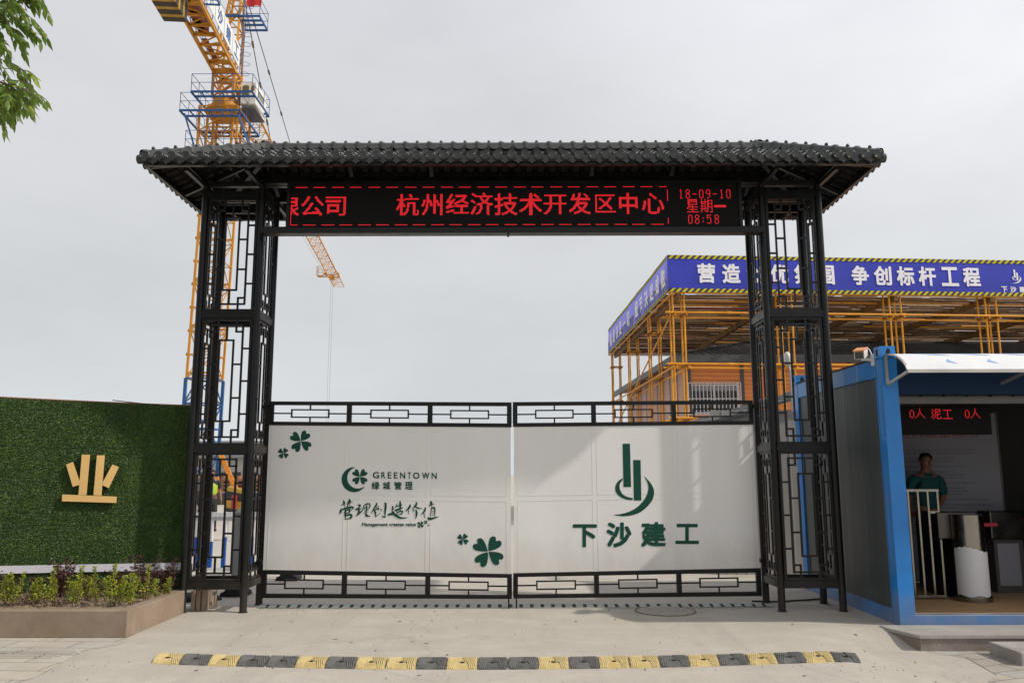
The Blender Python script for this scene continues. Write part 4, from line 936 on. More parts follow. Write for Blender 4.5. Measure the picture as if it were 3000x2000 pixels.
NI = ('.#...#######.', '..#..#.....#.', '..#..#.....#.', '#....#######.', '.#...#.......', '.#...#.#.....', '..#..#.#..##.', '..#..#.###...', '.#..#..#.....', '.#..#..#.....', '#...#..#....#', '#..#...#....#', '..#....######')
GONG = ('.............', '.###########.', '......#......', '......#......', '......#......', '......#......', '......#......', '......#......', '......#......', '......#......', '......#......', '......#......', '#############')
small_led(ZERO, 2665, 1197); small_led(REN, 2681, 1197); small_led(NI, 2729, 1199); small_led(GONG, 2762, 1199); small_led(ZERO, 2827, 1197); small_led(REN, 2843, 1197)
b.build('lettering', red_led2, l2)
# poster board, turned towards the passage
pb = thing('poster_board', 'tall white notice board with red heading and dark text inside the booth', 'notice board', (6.0, 11.6, .1))
PA, PB_ = (5.35, 11.84), (6.62, 11.35)
fp = lambda u, z, o=0.: V((PA[0]+(PB_[0]-PA[0])*u, PA[1]+(PB_[1]-PA[1])*u-.012-o, z))
b = MB(); b.prism([(0, .14), (1, .14), (1, 2.40), (0, 2.40)], lambda u, z, d: fp(u, z, d), -.02, 0); b.build('board', poster_w, pb)
pbd = bpy.data.objects['board'] if 'board' in bpy.data.objects else None
chars([(ch, (.10+k*.125, 2.215, .205+k*.125, 2.085)) for k, ch in enumerate('进入施工现场')], lambda u, z, o=0.: fp(u, z, .003+o), poster_r, pb)
R_ = random.Random(3); z = 1.90
while z > .75:
    u = R_.choice((.06, .06, .10)); e_ = R_.uniform(.55, .93); b = MB(); u0 = u
    while u < e_:
        w = R_.uniform(.012, .02); h = R_.uniform(.014, .02); b.sheet([(u, z), (u+w, z), (u+w, z+h), (u, z+h)], lambda a_, c_: fp(a_, c_, .003)); u += w+.004
    b.build('text_line', poster_t, pb)
    z -= R_.choice((.042, .042, .07))
for u in (0, 1): b = MB(); b.bar(fp(u, .1, .0), fp(u, 2.42, .0), .02, .03, up=(0, 1, 0)); b.build('edge_trim', alu, pb)
# stainless railing
rl = thing('stainless_railing', 'stainless steel railing panel standing beside the blue corner post of the booth', 'railing', (5.0, 10.35, .1))
b = MB(); RYY = 10.3
for x in (4.845, 4.965, 5.085, 5.205): b.box(x-.011, x+.011, RYY-.011, RYY+.011, .15, 1.372)
b.box(4.70, 5.222, RYY-.0155, RYY+.0155, 1.372, 1.40); b.box(4.70, 5.222, RYY-.0155, RYY+.0155, .122, .15); b.box(5.1, 5.19, RYY-.012, RYY+.012, 1.11, 1.138); b.box(4.71, 4.738, RYY-.013, RYY+.013, .15, 1.372)
for x in (4.724, 5.205): b.box(x-.014, x+.014, RYY-.0135, RYY+.0135, .098, .122)
b.build('bars', steel, rl)
# turnstiles
def turnstile(x, y, label, wrap, arms):
    t = thing('turnstile', label, 'turnstile', (x, y, .098), 'tripod turnstiles in the booth')
    b = MB(); b.rod((x, y, .098), (x, y, 1.10), .178, n=40); b.add([(x+.178*math.cos(q), y+.178*math.sin(q)*.98, 1.1015) for q in np.linspace(0, 2*PI, 33)[:-1]], [tuple(range(32))], 0); p = b.build('pillar', steel, t)
    b = MB(); b.rod((x, y, .0985), (x, y, .15), .21, n=40); b.build('base_flange', steel, t)
    b = MB(); b.box(x-.33, x+.16, y+.05, y+.36, .80, 1.125); b.build('cabinet', steel_d, t, bevel=.02)
    b = MB(); b.box(x-.20, x+.10, y+.30, y+.72, .098, 1.09); b.build('rear_cabinet', steel_d, t, bevel=.01)
    for d in arms:
        b = MB(); o = V((x+.16, y+.2, .96)); d = V(d); b.rod(o+d*.1, o+d, .024, n=12); b.rod(o, o+d*1.06, .012, n=8, m=1); b.build('arm', [red_r, steel], t)
    if wrap:
        b = MB(); k = 40; vs = []
        for j in range(k+1):
            q = -PI*1.10+2*PI*.80*j/k+.35; zt = .70+.03*math.sin(q*2)+(.05 if j > k*.9 else 0)+.008*math.sin(j*2.3); zb = .165+.01*math.sin(j*.7)
            for z in (zb, zt): vs.append((x+.186*math.cos(q), y+.186*math.sin(q), z))
        b.add(vs, [(2*j, 2*j+2, 2*j+3, 2*j+1) for j in range(k)], 0, True); b.build('paper_wrap', paper, t)
turnstile(5.49, 10.20, 'steel pillar turnstile with white paper wrapped around its lower half', True, [(.30, 0, 0.01), (.12, .05, -.27)])
t2 = thing('turnstile', 'dark steel bridge turnstile further right with a pale access panel', 'turnstile', (6.6, 10.9, .098), 'tripod turnstiles in the booth')
b = MB(); b.box(6.08, 7.3, 10.75, 11.05, .76, 1.115); b.build('cabinet', steel_d, t2, bevel=.02)
b = MB(); b.box(6.13, 6.50, 10.80, 11.0, .098, .76); b.build('leg', inner_w, t2); b = MB(); b.box(6.165, 6.44, 10.79, 10.799, .19, .71); b.build('access_panel', poster_w, t2)
for o, d in (((6.5, 10.72, 1.0), (.28, -.03, 0)), ((6.62, 10.72, .92), (.02, -.05, -.28))): b = MB(); b.rod(o, V(o)+V(d), .024, n=12); b.build('arm', red_r, t2)
t3 = MB(); t3.rod((5.36, 10.98, .80), (5.40, 10.96, .52), .026, n=12); t3.build('arm', red_r, bpy.data.objects['turnstile'])
# step slab
sl_ = thing('step_slab', 'low concrete step slab along the front of the blue booth', 'step', (5, 8.7, 0))
P = [(3.86, 9.06), (3.875, 8.90), (4.01, 8.50), (12, 8.44), (12, 9.06)]
b = MB(); b.prism(P, lambda x, y, z: V((x, y, z)), -.012, .018); b.build('tread', slab_m, sl_, bevel=.004)
b = MB(); b.prism([(x+(.012 if x < 5 else 0), y+(.015 if y < 8.8 else 0)) for x, y in P], lambda x, y, z: V((x, y, z)), -.2, -.0125); b.build('riser', slab_e, sl_)
b = MB(); b.box(4.63, 6.2, 7.88, 8.40, -.15, -.02); tag(b.build('step_block', slab_m, loc=(5.2, 8.1, -.14), bevel=.008), 'pale concrete block at the right edge in front of the step slab', 'block')

# security camera
sc_ = thing('security_camera', 'white and orange bullet security camera on the top corner of the booth', 'camera', (4.09, 9.26, 2.86))
b = MB(); p0, p1 = V((3.855, 9.08, 2.885)), V((3.985, 9.30, 2.945)); d = (p1-p0).normalized(); sd_ = d.cross(V((0, 0, 1))).normalized(); u_ = sd_.cross(d)
b.obox((p0+p1)/2, sd_*.055, d*.145, u_*.046, 0); b.build('body', cam_w, sc_, bevel=.012)
b = MB(); b.obox((p0+p1)/2+u_*.055+d*-.015, sd_*.062, d*.168, u_*.006, 0); b.build('sun_shield', cam_o, sc_, bevel=.004)
b = MB(); b.obox(p0+d*-.022, sd_*.045, d*.003, u_*.037, 0); b.rod(p0-d*.024, p0-d*.032, .022, n=14); b.build('lens', glass_d, sc_)
b = MB(); b.bar((3.96, 9.26, 2.865), (4.10, 9.30, 2.865), .03, .03); b.rod((3.96, 9.26, 2.865), (3.955, 9.25, 2.91), .014); b.box(4.095, 4.12, 9.25, 9.35, 2.80, 2.93); b.build('bracket', cam_w, sc_)
b = MB(); b.tube(smooth_line([(3.99, 9.31, 2.95), (4.03, 9.33, 3.0), (4.08, 9.34, 2.99), (4.10, 9.33, 2.93)], 5), .006, 6); b.build('cable', rail_w, sc_)
hs = thing('horn_speaker', 'white oval loudspeaker on a thin pole seen through the right lattice tower', 'loudspeaker', (4.13, 12.3, 2.86))
b = MB(); b.ball((4.10, 12.2, 3.28), .055, .075, .105, nu=14, nv=10); b.build('body', cam_w, hs)
b = MB(); b.rod((4.16, 12.28, 2.5), (4.16, 12.28, 3.36), .012); b.bar((4.10, 12.22, 3.24), (4.16, 12.28, 3.24), .02); b.build('pole', post_g, hs)
b = MB(); b.tube(smooth_line([(4.12, 12.22, 3.16), (4.17, 12.2, 3.05), (4.19, 12.22, 2.9), (4.17, 12.2, 2.75)], 5), .006, 5); b.build('cable', rail_w, hs)

# pale shed behind the right tower
sh = thing('panel_shed', 'pale grey panel shed with a lean-to roof behind the right lattice tower', 'shed', (4.2, 14, 0))
b = MB(); x = 3.3; vs = []
while x < 5.4: vs += [(x, 13.62), (x+.008, 13.63), (x+.14, 13.63), (x+.148, 13.62)]; x += .155
b.add([(px_, py_, z) for px_, py_ in vs for z in (0, 2.62)], [(2*i, 2*i+1, 2*i+3, 2*i+2) for i in range(len(vs)-1)]); b.box(3.3, 5.4, 13.66, 13.9, 0, 2.62); b.build('wall', pale_pan, sh)
b = MB(); b.add([(3.2, 13.5, 2.42), (5.6, 13.5, 3.10), (5.6, 15.5, 3.2), (3.2, 15.5, 2.52), (3.2, 13.5, 2.37), (5.6, 13.5, 3.05), (5.6, 15.5, 3.15), (3.2, 15.5, 2.47)], [(0, 1, 2, 3), (4, 7, 6, 5), (0, 4, 5, 1), (1, 5, 6, 2), (2, 6, 7, 3), (3, 7, 4, 0)])
for k in range(9): x = 3.22+k*.27; b.bar((x, 13.5, 2.43+.283*(x-3.2)), (x, 15.5, 2.53+.283*(x-3.2)), .03, .03)
b.build('roof', gut_m, sh)

# ================================================================== PEOPLE
def skinned(name, joints, edges, mats, parent, extra=None, sub=2):
    me = bpy.data.meshes.new(name); me.from_pydata([j[0] for j in joints], edges, []); o = bpy.data.objects.new(name, me); C.objects.link(o)
    sk = o.modifiers.new('s', 'SKIN'); su = o.modifiers.new('u', 'SUBSURF'); su.levels = sub; su.render_levels = sub
    for i, j in enumerate(joints): me.skin_vertices[0].data[i].radius = (j[1], j[2]); me.skin_vertices[0].data[i].use_root = (i == 0)
    dg_ = bpy.context.evaluated_depsgraph_get(); m2 = bpy.data.meshes.new_from_object(o.evaluated_get(dg_)); bpy.data.objects.remove(o); bpy.data.meshes.remove(me)
    if extra:
        mb = MB(); mb.v = [tuple(v.co) for v in m2.vertices]; mb.f = [list(p.vertices) for p in m2.polygons]; mb.m = [0]*len(mb.f); mb.s = [True]*len(mb.f); extra(mb)
        bpy.data.meshes.remove(m2); m2 = bpy.data.meshes.new(name); m2.from_pydata(mb.v, [], mb.f); m2.polygons.foreach_set('material_index', mb.m); m2.polygons.foreach_set('use_smooth', mb.s)
    else: m2.polygons.foreach_set('use_smooth', [True]*len(m2.polygons))
    m2.materials.clear()
    for m in mats: m2.materials.append(m)
    ob = bpy.data.objects.new(name, m2); C.objects.link(ob); ob.parent = parent; return ob
eye_w = mat('eye_white', (.6, .58, .55), .3); lip = mat('lip', (.22, .07, .055), .5)
def person(loc, rz, label, shirt, trouser, scale=1., helmet=None, vest=None, behind=True):
    r = thing('person', label, 'person', loc); r.rotation_euler.z = rz; r.scale = (scale,)*3
    J = [((0, .01, .95), .125, .095), ((0, .015, 1.12), .13, .095), ((0, .0, 1.32), .155, .10), ((0, .015, 1.46), .085, .07), ((0, .01, 1.53), .054, .054), ((0, -.012, 1.595), .064, .078), ((0, -.012, 1.665), .078, .094), ((0, -.002, 1.728), .062, .074)]
    E = [(i, i+1) for i in range(7)]
    for s in (-1, 1):
        k = len(J)
        J += [((s*.175, .015, 1.425), .06, .06), ((s*.245, .055, 1.17), .043, .043)]
        J += [((s*.17, .17, .98), .029, .032), ((s*.085, .20, .94), .022, .038)] if behind else [((s*.26, -.03, .94), .029, .03), ((s*.262, -.06, .85), .020, .040)]
        E += [(3, k), (k, k+1), (k+1, k+2), (k+2, k+3)]
        h = k+3; bx, by, bz = J[h][0]; dirf = V((-s*.085, .005, -.02)) if behind else V((0, -.03, -.085)); lat = V((0, .0, 1)) if behind else V((0, 1, 0))
        for q in range(4):                            # fingers
            ln = (.75, .95, 1.0, .8)[q]; b0 = V((bx, by, bz))+lat*(.022*(1.5-q)); n0 = len(J)
            J += [(tuple(b0+dirf*.45), .009, .009), (tuple(b0+dirf*(.45+.35*ln)+V((0, -.006, 0))), .008, .008), (tuple(b0+dirf*(.45+.65*ln)+V((-s*.01, -.016, 0))), .006, .006)]; E += [(h, n0), (n0, n0+1), (n0+1, n0+2)]
        n0 = len(J); tb_ = V(J[h-1][0])*.35+V(J[h][0])*.65+V((0, -.03, .01)); J += [(tuple(tb_), .011, .011), (tuple(tb_+dirf*.5+V((0, -.012, .012))), .008, .008)]; E += [(h, n0), (n0, n0+1)]
        k = len(J); J += [((s*.09, .01, .88), .085, .085), ((s*.105, -.005, .50), .058, .06), ((s*.11, .03, .10), .038, .042), ((s*.125, -.12, .045), .034, .028)]; E += [(0, k), (k, k+1), (k+1, k+2), (k+2, k+3)]
    def face(mb):
        mb.ball((0, -.110, 1.635), .013, .018, .024, 0, 8, 6)
        for s in (-1, 1): mb.ball((s*.082, .0, 1.645), .010, .020, .032, 0, 8, 6); mb.ball((s*.032, -.0955, 1.668), .013, .009, .008, 1, 8, 6); mb.ball((s*.032, -.1035, 1.668), .006, .004, .006, 2, 6, 5)
        mb.ball((0, -.098, 1.592), .024, .010, .007, 3, 10, 6)
    skinned('body', J, E, [skin, eye_w, hair_m, lip], r, face)
    SJ = [((0, .012, .985), .150, .115), ((0, .015, 1.12), .152, .115), ((0, .0, 1.31), .172, .118), ((0, .012, 1.435), .115, .085), ((0, .012, 1.485), .070, .066)]; SE = [(0, 1), (1, 2), (2, 3), (3, 4)]
    for s in (-1, 1): k = len(SJ); SJ += [((s*.18, .017, 1.415), .076, .076), ((s*.222, .04, 1.27), .068, .068), ((s*.236, .05, 1.20), .066, .066)]; SE += [(3, k), (k, k+1), (k+1, k+2)]
    def collar(mb):
        k = 20; vs = []
        for rr, z in ((.078, 1.475), (.070, 1.515), (.082, 1.508), (.098, 1.465)):
            vs += [(rr*math.cos(2*PI*j/k)*1.02, .012+rr*math.sin(2*PI*j/k), z-.02*max(0, -math.sin(2*PI*j/k))) for j in range(k)]
        mb.add(vs, [(q*k+j, q*k+(j+1) % k, (q+1)*k+(j+1) % k, (q+1)*k+j) for q in range(3) for j in range(k)], 0, True)
    skinned('shirt', SJ, SE, [shirt], r, collar)
    TJ = [((0, .012, 1.0), .142, .112), ((0, .012, .93), .150, .118)]; TE = [(0, 1)]
    for s in (-1, 1): k = len(TJ); TJ += [((s*.092, .012, .84), .098, .100), ((s*.107, .0, .50), .078, .080), ((s*.112, .025, .10), .066, .074), ((s*.112, .02, .06), .066, .074)]; TE += [(1, k), (k, k+1), (k+1, k+2), (k+2, k+3)]
    skinned('trousers', TJ, TE, [trouser], r)
    b = MB()
    b.tube([(.147*math.cos(q), .012+.115*math.sin(q), 1.0) for q in np.linspace(0, 2*PI, 25)], .013, 6); bl = b.build('belt', shoe_m); bl.parent = r
    for s in (-1, 1):
        b = MB(); b.ball((s*.122, -.055, .045), .048, .14, .045, nu=14, nv=8); b.ball((s*.114, .03, .06), .044, .055, .055, nu=12, nv=8); o = b.build('shoe', shoe_m); o.parent = r
    b = MB(); k = 18; vs = []
    for j in range(7):
        t = PI*.5*j/6
        for i in range(k):
            q = 2*PI*i/k; front = max(0, -math.sin(q)); low = 1.665+.06*front+.0; z = low+(1.775-low)*math.sin(PI/2-t) if 0 else 0
            a_ = math.cos(t); h_ = math.sin(t); vs.append((.086*h_*math.cos(q)*1.0, -.004+.102*h_*math.sin(q), (1.655+.075*front)*(h_**4)+(1.768-.06*(h_**2)*.2)*(1-h_**4)))
    b.add(vs, [(j*k+i, j*k+(i+1) % k, (j+1)*k+(i+1) % k, (j+1)*k+i) for j in range(6) for i in range(k)], 0, True); o = b.build('hair', hair_m); o.parent = r
    if vest:
        VJ = [((0, .012, 1.0), .158, .125), ((0, .0, 1.31), .182, .13), ((0, .012, 1.43), .13, .10)]; skinned('vest', VJ, [(0, 1), (1, 2)], [vest], r)
    if helmet:
        b = MB(); b.ball((0, -.004, 1.715), .115, .135, .10, nu=16, nv=10); b.rod((0, -.03, 1.70), (0, -.03, 1.708), .135, n=20); o = b.build('helmet', helmet); o.parent = r
    return r
mp_ = at(2712, 1372, 11.15)
person((mp_.x, 11.15, .098), 0.05, 'man in a dark teal polo shirt standing with hands behind his back in the booth', shirt_t, trous, 1.0)
wp_ = at(628, 1490, 24); person((wp_.x-.1, 24, -.35+.35), .6, 'worker in a yellow hi-vis vest beyond the white barrier, seen through the left tower', trous, trous, .98, helmet=None, vest=hiviz, behind=False)

# ================================================================== TOWER CRANE
def lattice(mb, p, q, hw, hh, bays, rc, rb, mc=0, mbr=0, tri=False, up=(0, 0, 1), x_brace=False, w1=None):
    """trussed box (or triangle, apex up) from p to q; hw, hh half width and half height"""
    p, q = V(p), V(q); d = (q-p).normalized(); a = d.cross(V(up)).normalized(); b = a.cross(d); w1 = 1. if w1 is None else w1
    sec = [(-1, -1), (1, -1), (0, 1)] if tri else [(-1, -1), (1, -1), (1, 1), (-1, 1)]
    pt = lambda t, k: p+(q-p)*t+(a*sec[k][0]*hw+b*sec[k][1]*hh)*(1+(w1-1)*t)
    n = len(sec)
    for k in range(n): mb.bar(pt(0, k), pt(1, k), rc, m=mc)
    for i in range(bays+1):
        for k in range(n): mb.bar(pt(i/bays, k), pt(i/bays, (k+1) % n), rb, m=mbr)
    for i in range(bays):
        for k in range(n):
            k2 = (k+1) % n
            if (i+k) % 2 or x_brace: mb.bar(pt(i/bays, k), pt((i+1)/bays, k2), rb*.85, m=mbr)
            if not (i+k) % 2 or x_brace: mb.bar(pt(i/bays, k2), pt((i+1)/bays, k), rb*.85, m=mbr)
def handrail(mb, pts, h=1.05, r=.017, posts=True, closed=False):
    pts = [V(p) for p in pts]
    if closed: pts.append(pts[0])
    for a, c in zip(pts, pts[1:]):
        for z in (h, h*.52): mb.rod(a+V((0, 0, z)), c+V((0, 0, z)), r, n=5)
        n = max(1, round((c-a).length/1.1))
        for i in range(n+1): p = a+(c-a)*i/n; mb.rod(p, p+V((0, 0, h)), r, n=5)
CX, CY = -16.5, 45.; ZJ = 24.4
cr = thing('tower_crane', 'tall orange tower crane with blue platforms rising behind the left end of the tiled roof', 'crane', (CX, CY, 0))
m = MB(); lattice(m, (CX-.40, CY, 0), (CX-.32, CY, 6.7), .75, .75, 5, .15, .075, up=(0, 1, 0))
for x in np.arange(0, 6.6, .33): m.rod((CX-.1, CY+.1, x), (CX+.3, CY+.1, x), .016, n=5)
m.build('mast_base', cr_b, cr)
m = MB(); lattice(m, (CX-.32, CY, 6.7), (CX, CY, 22.3), .72, .72, 12, .115, .055, up=(0, 1, 0))
for z in np.arange(7, 20.0, 2.6):
    for s in (-1, 1): m.bar((CX-.32+.32*(z-6.7)/15.6-.72, CY+s*.72, z), (CX-.32+.32*(z-6.7)/15.6+.72, CY+s*.72, z), .10, .10)
for sx in (-1, 1):
    for z in np.arange(8, 20, 1.3): m.obox((CX-.32+.32*(z-6.7)/15.6+sx*.81, CY-.72, z), (.05, 0, 0), (0, .03, 0), (0, 0, .08))
m.build('mast', cr_y, cr)
m = MB()
for s in (-.28, .28): m.rod((CX+s, CY+.35, 6.8), (CX+s, CY+.35, 20), .02, n=5)
for z in np.arange(6.9, 20, .33): m.rod((CX-.28, CY+.35, z), (CX+.28, CY+.35, z), .014, n=5)
m.build('ladder', cr_y, cr)
m = MB(); lattice(m, (CX, CY, 17.6), (CX, CY, 22.1), 1.08, 1.08, 3, .12, .06, up=(0, 1, 0), x_brace=False); m.build('climbing_frame', cr_y, cr)
m = MB()
for z, x0, x1, y0, y1 in ((21.45, -1.85, 1.45, -1.9, 1.7), (22.62, -1.35, 2.05, -1.75, 1.5), (19.4, -1.6, 1.6, -1.5, 1.5)):
    for a, c in (((x0, y0), (x1, y0)), ((x1, y0), (x1, y1)), ((x1, y1), (x0, y1)), ((x0, y1), (x0, y0)), ((x0, -1.15), (x1, -1.15)), ((x0, 1.15), (x1, 1.15))):
        m.bar((CX+a[0], CY+a[1], z), (CX+c[0], CY+c[1], z), .07, .11)
    for t in np.linspace(x0, x1, 7): m.bar((CX+t, CY+y0, z-.02), (CX+t, CY-1.15, z-.02), .05, .07); m.bar((CX+t, CY+1.15, z-.02), (CX+t, CY+y1, z-.02), .05, .07)
    handrail(m, [(CX+x0, CY+y0, z), (CX+x1, CY+y0, z), (CX+x1, CY+y1, z), (CX+x0, CY+y1, z)], closed=True)
m.bar((CX-1.7, CY-1.6, 21.4), (CX-1.1, CY-1.3, 19.4), .08); m.bar((CX+1.3, CY-1.7, 21.4), (CX+2.2, CY-1.2, 18.8), .10)
m.build('platform', cr_b, cr)
m = MB(); m.rod((CX, CY, 22.1), (CX, CY, 22.5), .85, n=28); m.rod((CX, CY, 22.5), (CX, CY, 22.9), .7, n=28); m.box(CX-.9, CX+.9, CY-.9, CY+.9, 21.85, 22.12); m.box(CX-.30, CX+.30, CY-1.05, CY-.94, 21.95, 22.6); m.build('slewing_ring', cr_y, cr, bevel=.03)
m = MB(); lattice(m, (CX, CY, 22.9), (CX, CY, ZJ+.1), .60, .60, 2, .13, .075, up=(0, 1, 0)); m.bar((CX-.66, CY-.66, ZJ), (CX+.66, CY-.66, ZJ), .2, .28); m.bar((CX-.66, CY+.66, ZJ), (CX+.66, CY+.66, ZJ), .2, .28)
for s in (-1, 1): m.bar((CX+s*.62, CY-.66, 23.6), (CX-s*.62, CY-.66, ZJ-.2), .09); m.bar((CX+.62, CY+s*.62, 22.95), (CX+.62, CY-s*.62, 24.3), .09)
m.build('slewing_tower', cr_y, cr)
HD = V((CX+.05, CY+1.05, 31.4))
m = MB()
ft = [V((CX+sx*.62, CY+sy*.62, ZJ+.15)) for sx, sy in ((-1, -1), (1, -1), (1, 1), (-1, 1))]; tp_ = [HD+V((sx*.22, sy*.16, 0)) for sx, sy in ((-1, -1), (1, -1), (1, 1), (-1, 1))]
for a, c in zip(ft, tp_): m.bar(a, c, .11)
for i in range(7):
    for k in range(4):
        k2 = (k+1) % 4; P = lambda t, q: ft[q]+(tp_[q]-ft[q])*t
        m.bar(P(i/7, k), P(i/7, k2), .06); m.bar(P(i/7, k), P((i+1)/7, k2), .055) if (i+k) % 2 else m.bar(P(i/7, k2), P((i+1)/7, k), .055)
m.build('tower_head', cr_y, cr)
m = MB()
for t0, t1 in (((CX+.72, CY+.1, 24.6), (CX+.55, CY+.9, 31.2)),):
    t0, t1 = V(t0), V(t1)
    for s in (-.2, .2): m.rod(t0+V((0, s, 0)), t1+V((0, s, 0)), .025, n=5)
    for k in range(20): p = t0+(t1-t0)*k/20; m.rod(p+V((0, -.2, 0)), p+V((0, .2, 0)), .014, n=5)
    for k in range(0, 20, 2):
        p = t0+(t1-t0)*k/20; m.tube([p+V((0, -.2, 0)), p+V((.35, -.25, 0)), p+V((.5, 0, 0)), p+V((.35, .25, 0)), p+V((0, .2, 0))], .014, 5)
for a, c in (((.35, .1), (1.65, .1)), ((1.65, .1), (1.65, 1.7)), ((1.65, 1.7), (.35, 1.7)), ((.35, 1.7), (.35, .1)), ((.35, .6), (1.65, .6)), ((.35, 1.1), (1.65, 1.1))): m.bar((CX+a[0], CY+a[1], 28.25), (CX+c[0], CY+c[1], 28.25), .07, .12)
handrail(m, [(CX+.4, CY+.1, 28.3), (CX+1.65, CY+.1, 28.3), (CX+1.65, CY+1.7, 28.3), (CX+.4, CY+1.7, 28.3)]); m.bar((CX-.5, CY+.1, 28.27), (CX+.5, CY+.1, 28.27), .08, .14)
m.build('head_platform', cr_b, cr)
m = MB(); vs = []
for j in range(9):
    x = CX+.85+.11*j; vs += [(x, CY+.06+.04*math.sin(j), 29.35+.02*math.sin(j*1.4)), (x, CY+.06+.04*math.sin(j), 28.85+.03*math.cos(j))]
m.add(vs, [(2*j, 2*j+1, 2*j+3, 2*j+2) for j in range(8)]); m.build('flag', flag_r, cr)
# jib (away from the street) and counter-jib (towards it)
JD = V((-.089, 1, 0)).normalized(); JA = JD.cross(V((0, 0, 1)))
J0 = V((CX, CY, ZJ+.05))+JD*.7; J1 = J0+JD*54.5
m = MB(); lattice(m, J0+V((0, 0, .55)), J1+V((0, 0, .55)), .62, .55, 44, .085, .032, tri=True); m.build('jib', cr_y, cr)
m = MB(); T0 = J0+JD*47.8
for s in (-.75, .75): m.bar(T0+JD*-.6+JA*s-V((0, 0, .08)), T0+JD*.6+JA*s-V((0, 0, .08)), .1, .22)
for s in (-.6, .6): m.bar(T0+JD*s-JA*.95-V((0, 0, .22)), T0+JD*s+JA*.75-V((0, 0, .22)), .1)
m.obox(T0-V((0, 0, .45)), JA*.25, JD*.35, (0, 0, .2))
handrail(m, [T0-JA*1.0+JD*.5-V((0, 0, .3)), T0-JA*1.7+JD*.5-V((0, 0, .3)), T0-JA*1.7-JD*.5-V((0, 0, .3)), T0-JA*1.0-JD*.5-V((0, 0, .3))], r=.03); m.bar(T0-JA*1.35+JD*.5-V((0, 0, .3)), T0-JA*1.35-JD*.5-V((0, 0, .3)), .7, .05)
m.build('trolley', cr_y, cr)
m = MB(); hb = T0-V((0, 0, 23.5)); m.rod(T0-V((.12, 0, .4)), hb-V((.12, 0, 0)), .012, n=5); m.rod(T0-V((-.12, 0, .4)), hb+V((.12, 0, 0)), .012, n=5); m.obox(hb, (.22, 0, 0), (0, .12, 0), (0, 0, .3)); m.rod(J0+JD*24-JA*.7-V((0, 0, .5)), T0-JA*.8-V((0, 0, .2)), .012, n=5); m.build('hoist_rope', cable_m, cr)
K1 = V((CX, CY, ZJ))-JD*12.5; K0 = V((CX, CY, ZJ))-JD*.66
m = MB()
for s in (-.62, .62): m.bar(K0+JA*s, K1+JA*s, .12, .26)
for i in range(13):
    a = K0+(K1-K0)*i/12; m.bar(a-JA*.6, a+JA*.6, .10, .12)
    if i < 12:
        c = K0+(K1-K0)*(i+1)/12; s = .6 if i % 2 else -.6; m.bar(a-JA*s, c+JA*s, .06); m.bar(a-JA*s-V((0, 0, .1)), a+(c-a)*.5+JA*s-V((0, 0, .1)), .045)
    if i % 3 == 1: m.bar(a-JA*.55+V((0, 0, .05)), a+JA*.55+V((0, 0, .05)), .16, .2)
m.build('counter_jib', cr_y, cr)
m = MB()
for i, (u0, u1, w) in enumerate(((1.0, 3.3, .30), (3.6, 5.2, .34), (5.6, 8.6, .36), (8.8, 11.5, .5))): a = K0-JD*u0+V((0, 0, .16)); c = K0-JD*u1+V((0, 0, .16)); m.bar(a-JA*(.25-.1*i), c-JA*(.25-.1*i), w, .02)
m.bar(K0-JD*4+V((0, 0, .5))-JA*.1, K0-JD*6+V((0, 0, .5))-JA*.1, .55, .7); m.build('hoist_winch', cr_r, cr)
m = MB()
for s in (-1, 1): handrail(m, [K0+JA*s*.72+V((0, 0, .1)), K1+JA*s*.72+V((0, 0, .1))], r=.02)
for u in (6.6, 7.9):
    pass
P0 = K0-JD*7.0+JA*.75
for a in (0, .45, .9, 1.35): m.bar(P0-JD*a+V((0, 0, -.05)), P0-JD*a+JA*.75+V((0, 0, -.05)), .05, .08)
m.bar(P0+JA*.75-V((0, 0, .05)), P0-JD*1.4+JA*.75-V((0, 0, .05)), .06, .12); handrail(m, [P0, P0+JA*.75, P0+JA*.75-JD*1.4, P0-JD*1.4]); m.build('walkway', cr_b, cr)
m = MB(); q = []
for k, ch in enumerate('下沙建工'):
    a = K0-JD*(7.0-1.75*k)+JA*.80; c = a+JD*1.62; m.prism([(0, .18), (1, .18), (1, 1.42), (0, 1.42)], lambda u, z, d: a+(c-a)*u+V((0, 0, z))+JA*d, 0, .03, 0)
sg = m.build('sign_panel', cr_w, cr)
m = MB()
for k, ch in enumerate('下沙建工'):
    a = K0-JD*(7.0-1.75*k)+JA*.836; c = a+JD*1.62; put(m, ch, (.2, 1.22, .8, .38), lambda u, z, o=0.: a+(c-a)*u+V((0, 0, z))+JA*o, bold=.03)
m.build('lettering', cr_b, sg)
m = MB(); B0 = K0-JD*7.35-JA*.45
for i in range(13):
    a = B0-JD*(.33*i); m.obox(a-JD*.165-V((0, 0, .25)), JA*.54, JD*(.20 if i % 2 == 0 else .12), (0, 0, .98-.004*(i % 2)), i % 2)
bl = m.build('ballast', [ballast_d, ballast_y], cr, bevel=.02)
# tie bars with their couplings
m = MB()
for P in ((HD, J0+JD*11.6+V((0, 0, 1.15))), (HD, J0+JD*35+V((0, 0, 1.15)))):
    a, c = P; m.rod(a, c, .032, n=6)
    for t in np.arange(.12, .99, .145 if (c-a).length > 30 else .25): p = a+(c-a)*t; d = (c-a).normalized(); m.rod(p-d*.22, p+d*.22, .075, n=8)
for s in (-.5, .5): m.rod(HD, K0-JD*11+JA*s+V((0, 0, .2)), .032, n=6)
m.rod(K0-JD*7+JA*.75+V((0, 0, 1.1)), V((CX, CY-.2, 28.1)), .012, n=5); m.build('tie_bar', cable_m, cr)
